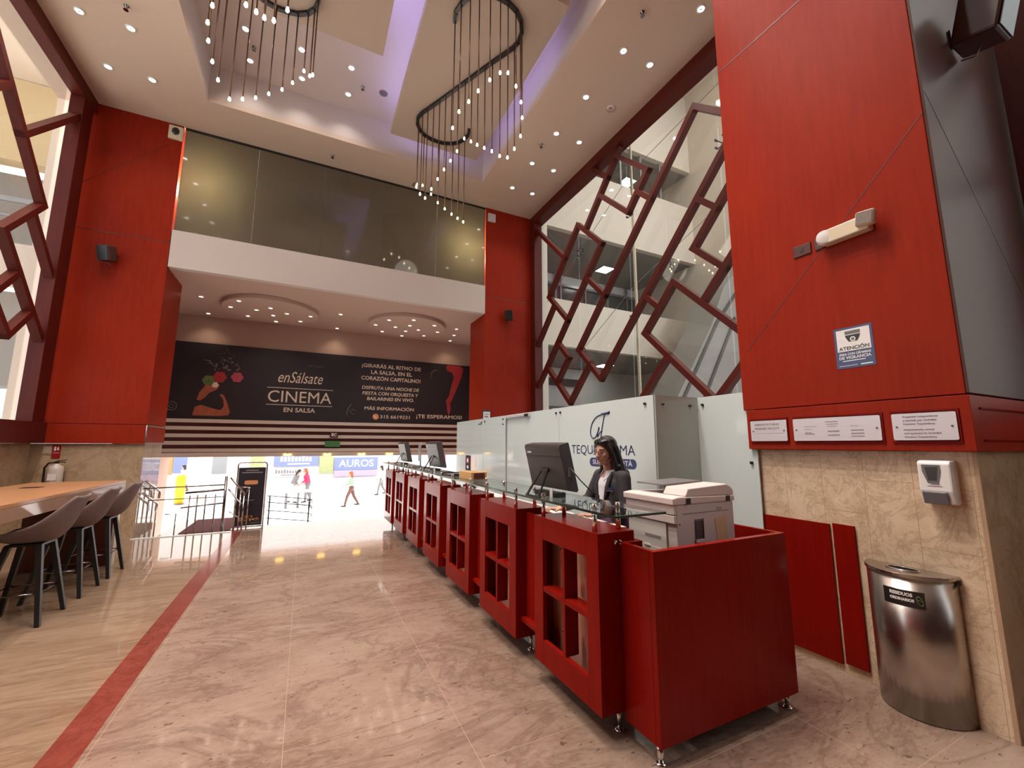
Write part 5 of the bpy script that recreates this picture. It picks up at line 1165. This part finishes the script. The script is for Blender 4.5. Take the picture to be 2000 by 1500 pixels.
for s_ in (-1, 1):
    MB().cap(V(-0.03, 0.085*s_, 0.042), V(0.12, 0.096*s_, 0.038), 0.040, 0.034, 12).build('shoe', 'black_plastic', pr, remesh=0.008)
# ------------------------------------------------------------------ banner over the entrance
t = thing('banner', 'wide black dance-night banner with salsa lettering above the louvre band', 'banner')
BY = 12.35
MB().box(-2.985, 4.55, BY, 12.41, 2.15, 4.00).build('sheet', 'banner_dark', t)
bx = BY-0.001
def bt(tx, x, z, size, m='cream_print', **kw): return lettering(tx, (x, bx, z), '-y', size, m, t, **kw)
bt('enSálsate', -0.19, 3.27, 0.42, width=1.06, shear=0.32)
bt('INTIMO', 0.14, 3.62, 0.075, 'grey_print', spacing=1.5)
bt('CINEMA', -0.17, 2.77, 0.36, width=1.50, height=0.30)
bt('EN SALSA', -0.17, 2.42, 0.16, width=0.74, bold=0.003)
MB().box(-0.95, 0.61, BY-0.004, BY-0.001, 2.985, 3.00).box(-0.95, 0.61, BY-0.004, BY-0.001, 2.545, 2.56).build('rule', 'cream_print', t)
for tx, x, z, w_ in (('¡GIRARÁS AL RITMO DE', 2.16, 3.76, 1.68), ('LA SALSA, EN EL', 2.16, 3.58, 1.16), ('CORAZÓN CAPITALINO!', 2.16, 3.40, 1.68)): bt(tx, x, z, 0.15, width=w_, bold=0.0025)
for tx, x, z, w_ in (('DISFRUTA UNA NOCHE DE', 2.16, 3.13, 1.62), ('FIESTA CON ORQUESTA Y', 2.16, 2.97, 1.58), ('BAILARINES EN VIVO.', 2.16, 2.82, 1.32)): bt(tx, x, z, 0.13, width=w_, shear=0.15, bold=0.002)
bt('MÁS INFORMACIÓN', 2.14, 2.545, 0.13, width=1.38, bold=0.002)
bt('315 6619231', 2.30, 2.315, 0.13, width=0.84, bold=0.002)
bt('¡TE ESPERAMOS!', 3.62, 2.36, 0.15, width=1.42, bold=0.0025)
o_ = (0, BY, 0)
panel2d(circle2d(0.085, 20, (1.76, 2.315)), '-y', o_, 0.003).build('phone_bubble', 'orange_print', t)
MB().tube([(1.725, BY-0.005, 2.35), (1.735, BY-0.005, 2.30), (1.79, BY-0.005, 2.285)], 0.012, 6).build('phone_mark', 'white_print', t)
MB().tube([(-2.87+0.10*math.cos(a), BY-0.003, 2.43+0.10*math.sin(a)) for a in [2*math.pi*k/20 for k in range(20)]], 0.012, 6, True).tube([(-2.87+0.045*math.cos(a), BY-0.003, 2.43+0.045*math.sin(a)) for a in [2*math.pi*k/14 for k in range(14)]], 0.008, 6, True).build('round_mark', 'grey_print', t)
# swirl mark
MB().tube([(1.10, BY-0.004, 2.66), (1.02, BY-0.004, 2.52), (0.98, BY-0.004, 2.36), (1.06, BY-0.004, 2.28)], [0.004, 0.016, 0.014, 0.004], 6).tube([(1.02, BY-0.004, 2.42), (1.14, BY-0.004, 2.50), (1.25, BY-0.004, 2.44)], [0.004, 0.014, 0.004], 6).tube([(1.08, BY-0.004, 2.44), (1.14, BY-0.004, 2.36), (1.20, BY-0.004, 2.37)], 0.008, 6).build('swirl_mark', 'grey_print', t, True)
# dancer with a flower headdress: shoulder, arm, face, flowers, star
d = panel2d([(-2.45, 2.22), (-2.42, 2.42), (-2.30, 2.48), (-2.12, 2.42), (-1.90, 2.36), (-1.84, 2.46), (-1.86, 2.62), (-1.95, 2.74), (-1.92, 2.76), (-1.86, 2.74), (-1.78, 2.56), (-1.70, 2.32), (-1.74, 2.24), (-1.92, 2.22)], '-y', o_, 0.003).build('dancer_arm', 'skin_print', t)
panel2d([(-2.40, 2.60), (-2.36, 2.78), (-2.24, 2.98), (-2.08, 3.06), (-1.96, 2.98), (-2.02, 2.86), (-2.16, 2.78), (-2.24, 2.66), (-2.32, 2.58)], '-y', o_, 0.003).build('dancer_face', 'skin_print', t)
random.seed(3)
for nm, m_, cx, cz, r in (('red_flower', 'red_print', -1.98, 3.18, 0.14), ('pale_flower', 'green_print', -2.20, 3.08, 0.13), ('pink_flower', 'pink_print', -1.62, 3.20, 0.13), ('small_flower', 'cream_print', -2.06, 2.98, 0.07)):
    fl = MB()
    for k in range(6):
        a = 2*math.pi*k/6; fl.add(*(lambda q: (q.v, q.f))(panel2d(circle2d(r*0.48, 10, (cx+r*0.55*math.cos(a), cz+r*0.55*math.sin(a))), '-y', (0, BY-0.001*(k % 2), 0), 0.004)))
    fl.build(nm, m_, t)
st_ = [(-1.88 + (0.20 if k % 2 == 0 else 0.085)*math.sin(math.pi*k/5), 3.70 + (0.22 if k % 2 == 0 else 0.09)*math.cos(math.pi*k/5)) for k in range(10)]
MB().tube([(x, BY-0.004, z) for x, z in st_], 0.008, 5, True).tube([(-2.36, BY-0.004, 3.58), (-2.22, BY-0.004, 3.56), (-2.12, BY-0.004, 3.44)], [0.004, 0.02, 0.006], 6).tube([(-2.30, BY-0.004, 3.50), (-2.18, BY-0.004, 3.50), (-2.10, BY-0.004, 3.42)], [0.004, 0.015, 0.006], 6).build('headdress_star', 'grey_print', t)
hdp = MB()
for k in range(26):
    a = random.uniform(0, 6.28); r = random.uniform(0, 0.3); hdp.add(*(lambda q: (q.v, q.f))(panel2d(circle2d(random.uniform(0.012, 0.03), 7, (-1.86+r*math.cos(a), 3.46+0.7*r*math.sin(a))), '-y', (0, BY-0.0005*k/5, 0), 0.003)))
hdp.build('headdress_sparkle', 'grey_print', t)
panel2d([(3.78, 3.92), (3.85, 3.98), (4.22, 4.0-0.02), (4.34, 3.90), (4.30, 3.66), (4.20, 3.40), (4.08, 3.10), (4.02, 2.96), (3.94, 2.80), (3.96, 2.62), (3.92, 2.44), (3.86, 2.50), (3.84, 2.68), (3.80, 2.86), (3.90, 3.02), (3.96, 3.30), (4.04, 3.62), (3.98, 3.74), (3.82, 3.80)], '-y', o_, 0.003).build('dancer_leg', 'red_print', t)
MB().tube([(3.30, BY-0.004, 3.50), (3.34, BY-0.004, 3.72), (3.46, BY-0.004, 3.80), (3.56, BY-0.004, 3.74)], [0.004, 0.018, 0.012, 0.003], 6).build('heel_mark', 'grey_print', t, True)
# small signs on the louvres
t = thing('exit_sign', 'small green exit sign hanging on the louvre band', 'sign', (0.675, 12.30, 1.55), 0, 'small signs on the louvre band')
MB().box(-0.19, 0.19, -0.012, 0.012, -0.075, 0.075).build('plate', 'exit_green', t)
lettering('SALIDA', (0, -0.0135, 0), '-y', 0.09, 'green_print', t, width=0.30, bold=0.003)
t = thing('notice_plate', 'small dark plate with white letters above the green exit sign', 'sign', (0.70, 12.30, 1.79), 0, 'small signs on the louvre band')
MB().box(-0.10, 0.10, -0.012, 0.012, -0.07, 0.07).build('plate', 'dark_red_wood', t)
lettering('EC', (0, -0.0135, 0), '-y', 0.11, 'white_print', t, bold=0.003)

# ------------------------------------------------------------------ stand with the poster, railings
t = thing('poster_stand', 'dark poster in a rounded chrome frame standing at the top of the steps', 'poster stand', (-0.845, 9.42, 0))
W2 = 0.235
fr = [(-W2, 0, 0.004), (-W2, 0, 1.15)] + [(-W2+0.05-0.05*math.cos(a), 0, 1.15+0.05*math.sin(a)) for a in (R(30), R(60), R(90))] + [(W2-0.05+0.05*math.cos(a), 0, 1.15+0.05*math.sin(a)) for a in (R(90), R(60), R(30))] + [(W2, 0, 1.15), (W2, 0, 0.004)]
MB().tube(fr, 0.014, 8).build('frame', 'chrome', t, True)
MB().tube([(-W2+0.014, 0, 0.03), (W2-0.014, 0, 0.03)], 0.012, 8).build('cross_tube', 'chrome', t, True)
for x in (-W2, W2): MB().box(x-0.02, x+0.02, -0.12, 0.12, 0, 0.012).build('foot', 'chrome', t, bevel=0.003)
MB().box(-W2+0.016, W2-0.022, -0.008, 0.008, 0.09, 1.105).build('poster', 'banner_dark', t)
MB().box(W2-0.0215, W2-0.015, -0.01, 0.008, 0.06, 1.105).build('poster_edge', 'white_plastic', t)
MB().box(-W2+0.016, W2-0.022, -0.004, 0.004, 0.045, 0.088).build('lower_pane', 'black_plastic', t)
MB().box(-0.10, 0.10, -0.0105, -0.0085, 1.045, 1.062).box(-0.165, 0.165, -0.0105, -0.0085, 1.005, 1.022).box(-0.06, 0.06, -0.0105, -0.0085, 0.50, 0.51).build('heading_line', 'faded_ink', t)
panel2d(rrect(0.22, 0.075, 0.03), '-y', (-0.005, -0.0085, 0.83), 0.002).build('orange_patch', 'orange_print', t)
fl = MB()
for k in range(22):
    a = random.uniform(-0.15, 0.15); fl.obox((a, -0.0095, 0.13+0.13*random.random()*(1-abs(a)*4)), (0.05, 0.002, 0.022), Matrix.Rotation(random.uniform(-1, 1), 3, 'Y'))
fl.build('poster_picture', 'orange_print', t)
def post(mb, x, y, z0, z1, r=0.016): return mb.cyl((x, y, z0), (x, y, z1), r, n=10)
t = thing('stair_railing', 'dark chrome guard railing with upright bars left of the poster stand', 'railing')
post(MB(), -1.22, 9.20, 0, 0.97, 0.022).lathe([(0.045, 0), (0.045, 0.012), (0.022, 0.02)], (-1.22, 9.20, 0), 14).build('post', 'dark_chrome', t, True)
for x in (-1.36, -1.50, -1.62, -1.73): post(MB(), x, 9.20, 0.0, 0.66, 0.011).build('baluster', 'dark_chrome', t, True)
MB().tube([(-2.05, 9.20, 0.36), (-1.9, 9.20, 0.36), (-1.9, 9.20, 0)], 0.009, 8).build('low_rail', 'dark_chrome', t, True)
MB().tube([(-2.38, 9.205, 0.80), (-1.22, 9.205, 0.82)], 0.010, 8).build('upper_rail', 'dark_chrome', t, True)
MB().tube([(-1.80, 9.215, 0.70), (-1.22, 9.225, 0.735)], 0.018, 8).build('hand_rail', 'dark_chrome', t, True)
MB().tube([(-1.85, 9.225, 0.45), (-1.22, 9.23, 0.50)], 0.012, 8).build('mid_rail', 'dark_chrome', t, True)
MB().tube([(-2.3, 9.215, 0.60), (-1.22, 9.225, 0.61)], 0.008, 8).build('thin_rail', 'dark_chrome', t, True)
t = thing('stair_handrail', 'chrome stair handrail with a bent end in front of the poster stand', 'railing')
MB().tube([(-1.16, 9.245, 0.945), (-0.915, 9.245, 0.625), (-0.86, 9.31, 0.735), (-1.00, 9.33, 0.755)], 0.022, 10).build('top_rail', 'chrome', t, True)
MB().tube([(-1.18, 9.245, 0.74), (-0.965, 9.245, 0.46), (-0.90, 9.31, 0.55)], 0.015, 8).build('lower_rail', 'chrome', t, True)
MB().tube([(-1.14, 9.245, 0.34), (-0.96, 9.245, 0.20), (-0.90, 9.31, 0.28)], 0.010, 8).build('lower_rail', 'chrome', t, True)
for x, y, z0, z1 in ((-1.05, 9.245, 0.0, 0.80), (-0.985, 9.245, 0.0, 0.715), (-0.93, 9.245, 0.0, 0.645), (-0.865, 9.31, 0.0, 0.72)): post(MB(), x, y, z0, z1, 0.012).build('baluster', 'chrome', t, True)
t = thing('wall_handrail', 'short double chrome handrail fixed along the polished marble of the left column', 'railing')
MB().tube([(-2.40, 9.18, 0.93), (-2.36, 9.20, 0.93), (-2.35, 10.05, 0.68), (-2.36, 10.06, 0.55)], 0.020, 8).build('upper_rail', 'chrome', t, True)
MB().tube([(-2.40, 9.10, 0.72), (-2.36, 9.10, 0.74), (-2.35, 9.95, 0.47), (-2.36, 9.96, 0.34)], 0.020, 8).build('lower_rail', 'chrome', t, True)
for y, z0, z1 in ((9.95, -0.2, 0.50), (9.45, -0.2, 0.84), (9.7, -0.2, 0.77)): post(MB(), -2.35, y, z0, z1, 0.012).build('baluster', 'chrome', t, True)
t = thing('ramp_railing', 'thin dark railing with four bars on the steps right of the poster stand', 'railing')
for k, z in enumerate((0.32, 0.17, -0.02, -0.20)):
    MB().tube([(-0.72, 11.85, z), (0.20, 11.85, z-0.13), (0.26, 11.85, z-0.15), (0.26, 11.85, z-0.22)], 0.010, 8).build('bar', 'black_metal', t, True)
for x, z1 in ((-0.66, 0.31), (0.20, 0.19)): post(MB(), x, 11.85, -1.225, z1, 0.016).build('post', 'black_metal', t, True)
tag(MB().box(-2.1, -1.15, 10.5, 12.2, -0.199, -0.19).build('door_mat', 'mat_red'), 'dark red door mat on the landing behind the guard railing', 'mat')
tag(MB().box(0.9, 3.4, 12.6, 15.4, -1.399, -1.388).build('door_mat', 'grey_soffit'), 'pale grey door mat on the street floor at the foot of the steps', 'mat')

# ------------------------------------------------------------------ the street beyond the doors
SZ = -1.40
struct('wall_street_far', MB().box(-40, 40, 41, 41.4, SZ, 9), 'street_wall')
struct('wall_street_left', MB().box(-20.3, -20, 16, 41, SZ, 6), 'street_wall')
def shop(x0, x1, z0, z1, y, m, label, cat='shop sign', tx=None, txm='white_print', bars=False):
    t = thing('shop_sign', label, cat, ((x0+x1)/2, y, (z0+z1)/2), 0, 'shop signs across the street')
    MB().box((x0-x1)/2, (x1-x0)/2, -0.05, 0, (z0-z1)/2, (z1-z0)/2).build('panel', m, t)
    if tx: lettering(tx, (0, -0.052, 0), '-y', (z1-z0)*0.8, txm, t, width=min((x1-x0)*0.8, (z1-z0)*len(tx)*0.7), bold=0.01)
    if bars:
        b = MB(); w_, h_ = x1-x0, z1-z0
        for k in range(9): b.box(-w_*0.36+k*w_*0.08, -w_*0.36+k*w_*0.08+w_*0.055, -0.056, -0.0505, -h_*0.12, h_*(0.22 if k % 3 else 0.3))
        b.box(-w_*0.2, w_*0.3, -0.056, -0.0505, -h_*0.36, -h_*0.26); b.build('print', txm, t)
    return t
shop(-2.2, 1.2, -0.35, 0.75, 40.9, 'shop_blue', 'blue shop sign across the street, left of the middle', bars=True)
shop(-2.4, 0.2, -1.2, -0.45, 40.9, 'white_cloth', 'white shop sign with dark print below the left blue sign', bars=True, txm='faded_ink')
shop(2.5, 6.2, -0.75, 0.35, 40.9, 'shop_blue', 'blue shop sign with large white letters across the street', tx='AUROS')
shop(2.5, 6.2, -1.30, -0.78, 40.9, 'shop_lilac', 'lilac strip below the blue lettered shop sign')
shop(1.3, 2.4, -1.0, 0.8, 40.85, 'shop_green', 'green leafy shop panel between the two blue signs')
shop(11.3, 12.7, -0.4, 0.9, 40.9, 'shop_pink', 'bright pink shop sign at the right end of the street')
for i, (x0, x1, z0, z1, m_, lb) in enumerate(((-16.8, -15.2, -0.9, 1.0, 'shop_pink', 'pink shop front at the far left of the street'), (-13.9, -12.3, -1.0, 1.0, 'steel_grey', 'grey shop front left of the pale pillar'), (-10.4, -9.0, -0.8, 1.0, 'shop_orange', 'orange patterned shop front behind the yellow bollard'), (-8.9, -8.1, -0.7, 1.0, 'shop_blue', 'narrow dark blue shop front behind the pillars'), (-6.6, -4.6, -0.8, 1.0, 'steel_grey', 'grey shop front behind the poster stand'), (-3.9, -2.9, -0.6, 1.0, 'shop_green', 'green shop front beside the poster stand'))):
    shop(x0, x1, z0, z1, 40.9, m_, lb, 'shop front')
for x, y, lb in ((-7.5, 27.0, 'by the yellow bollard'), (-4.6, 27.0, 'left of the poster stand'), (-3.3, 27.0, 'just behind the poster stand'), (-9.6, 27.0, 'leftmost, beside the marble column')):
    t = tag(MB().box(x-0.28, x+0.28, y-0.28, y+0.28, SZ, 4).build('street_pillar', 'street_wall'), 'pale square pillar of the arcade, ' + lb, 'pillar', 'arcade pillars')
t = thing('bollard', 'yellow bollard at the foot of a pale pillar', 'bollard', (-5.35, 26.2, SZ))
MB().lathe([(0.20, 0), (0.20, 1.30), (0.14, 1.42), (0.02, 1.46)], n=20).build('post', 'yellow_paint', t, True)
MB().lathe([(0.24, 0), (0.24, 0.05), (0.20, 0.06)], n=20).build('base', 'grey_plastic', t)
t = thing('street_bench', 'pale bench before the two pedestrians in the street', 'bench', (0.0, 22.6, SZ))
MB().box(-0.75, 0.75, -0.2, 0.2, 0.70, 0.80).build('seat', 'street_wall', t)
for x in (-0.6, -0.1, 0.4): MB().box(x-0.05, x+0.05, -0.15, 0.15, 0, 0.699).build('leg', 'denim_grey', t)

def walker(label, loc, rz, cloth, legs, hairm, stride=0.0, bend=0.0, hat=None, height=1.65, reach=0.0):
    t = thing('person', label, 'person', loc, rz, 'pedestrians in the street'); k = height/1.65
    def W(x, y, z): return V(x*k + bend*max(0, z-0.85)*k, y*k, z*k)
    b = MB()
    b.ball(W(0.01, 0, 1.535), (0.085*k, 0.072*k, 0.105*k), 16, 12).ball(W(0.055, 0, 1.485), (0.04*k, 0.045*k, 0.05*k), 12, 8).cap(W(0.095, 0, 1.53), W(0.105, 0, 1.515), 0.012*k, 0.014*k, 8, 3).cap(W(-0.01, 0, 1.36), W(0.0, 0, 1.47), 0.05*k, 0.048*k, 12)
    b.cap(W(0, 0, 0.9), W(-0.01, 0, 1.26), 0.11*k, 0.11*k, 14).cap(W(-0.01, -0.12, 1.32), W(-0.01, 0.12, 1.32), 0.055*k, 0.055*k, 12)
    A = {}
    for s_ in (-1, 1):
        f = stride*s_
        hip, kn, an = W(0, 0.085*s_, 0.86), W(f*0.55+0.03, 0.085*s_, 0.48), W(f*1.0 - (0.06 if f < 0 else 0), 0.085*s_, 0.09 + (0.05 if f < 0 else 0))
        b.cap(hip, kn, 0.082*k, 0.056*k, 12).cap(kn, an, 0.054*k, 0.036*k, 12).cap(an+V(-0.03, 0, -0.035)*k, an+V(0.13, 0, -0.045)*k, 0.038*k, 0.030*k, 10)
        sh, el, ha = W(-0.01, 0.18*s_, 1.31), W(-f*0.3-0.02+reach*0.3, 0.225*s_, 1.06), W(-f*0.5+0.10+reach, 0.215*s_, 0.86+reach*0.6)
        b.cap(sh, el, 0.046*k, 0.038*k, 10).cap(el, ha, 0.037*k, 0.026*k, 10)
        d = (ha-el).normalized(); b.ball(ha+d*0.05*k, (0.03*k, 0.02*k, 0.045*k), 10, 8)
        for q in range(4): b.cap(ha+d*0.08*k+V(0, 0, 0)+V(0.018*(q-1.5), 0, 0)*k, ha+d*(0.14 if q in (1, 2) else 0.125)*k+V(0.020*(q-1.5), 0, 0)*k, 0.0085*k, 0.007*k, 6, 2)
        b.cap(ha+d*0.03*k, ha+d*0.075*k+V(0.035, 0, 0)*k, 0.010*k, 0.008*k, 6, 2)
        A[s_] = (hip, kn, an, sh, el, ha)
    b.build('body', 'skin', t, remesh=0.012, sm_it=2)
    c = MB().cap(W(0, 0, 0.88), W(-0.01, 0, 1.24), 0.135*k, 0.135*k, 14).cap(W(-0.01, -0.13, 1.31), W(-0.01, 0.13, 1.31), 0.068*k, 0.068*k, 12)
    for s_ in (-1, 1):
        hip, kn, an, sh, el, ha = A[s_]; c.cap(sh, el, 0.060*k, 0.050*k, 10).cap(el, el.lerp(ha, 0.85), 0.050*k, 0.038*k, 10)
    c.build('jacket', cloth, t, remesh=0.018, sm_it=2)
    c = MB().cap(W(0, -0.05, 0.88), W(0, 0.05, 0.88), 0.125*k, 0.125*k, 12)
    for s_ in (-1, 1):
        hip, kn, an, sh, el, ha = A[s_]; c.cap(hip, kn, 0.098*k, 0.070*k, 12).cap(kn, kn.lerp(an, 0.93), 0.068*k, 0.052*k, 12)
        MB().cap(an+V(-0.03, 0, -0.035)*k, an+V(0.14, 0, -0.046)*k, 0.043*k, 0.036*k, 10).build('shoe', 'black_plastic', t, True)
    c.build('trousers', legs, t, remesh=0.018, sm_it=2)
    MB().ball(W(-0.02, 0, 1.56), (0.10*k, 0.088*k, 0.105*k), 16, 12).cap(W(-0.06, 0, 1.52), W(-0.075, 0, 1.38), 0.07*k, 0.055*k, 12).build('hair', hairm, t, remesh=0.015)
    if hat: MB().lathe([(0.10*k, 1.585*k), (0.105*k, 1.60*k), (0.085*k, 1.68*k), (0.02*k, 1.70*k)], W(0, 0, 0), 16).prism([(0.05, -0.08), (0.19, -0.06), (0.19, 0.06), (0.05, 0.08)], lambda p: W(p[0], p[1], 1.59), lambda p: W(p[0], p[1], 1.605)).build('cap', hat, t)
    return t
walker('red-haired woman in a sage jacket walking left in the street', (2.16, 21.8, SZ), R(170), 'sage_cloth', 'brown_cloth', 'hair_red', 0.26, 0.12, None, 1.66, 0.15)
walker('pedestrian in a white cap bending behind the street bench', (-0.42, 24.2, SZ), R(-20), 'denim_grey', 'white_cloth', 'hair_black', 0.12, 0.45, 'white_cloth', 1.68, 0.1)
walker('pedestrian with a red top leaning towards the person in the white cap', (0.30, 24.3, SZ), R(185), 'red_cloth', 'denim_grey', 'hair_red', 0.10, 0.25, None, 1.72, 0.1)
walker('pedestrian in grey beside the pale pillar at the far left of the street', (-8.3, 34.0, SZ), R(200), 'denim_grey', 'steel_grey', 'hair_black', 0.2, 0.05, None, 1.7)
walker('pedestrian in pink behind the yellow bollard', (-6.55, 32.5, SZ), R(160), 'shop_lilac', 'brown_cloth', 'hair_black', 0.2, 0.05, None, 1.66)
walker('pedestrian in white half hidden by the far end of the counter', (4.2, 26.0, SZ), R(180), 'white_cloth', 'denim_grey', 'hair_black', 0.2, 0.05, None, 1.7)
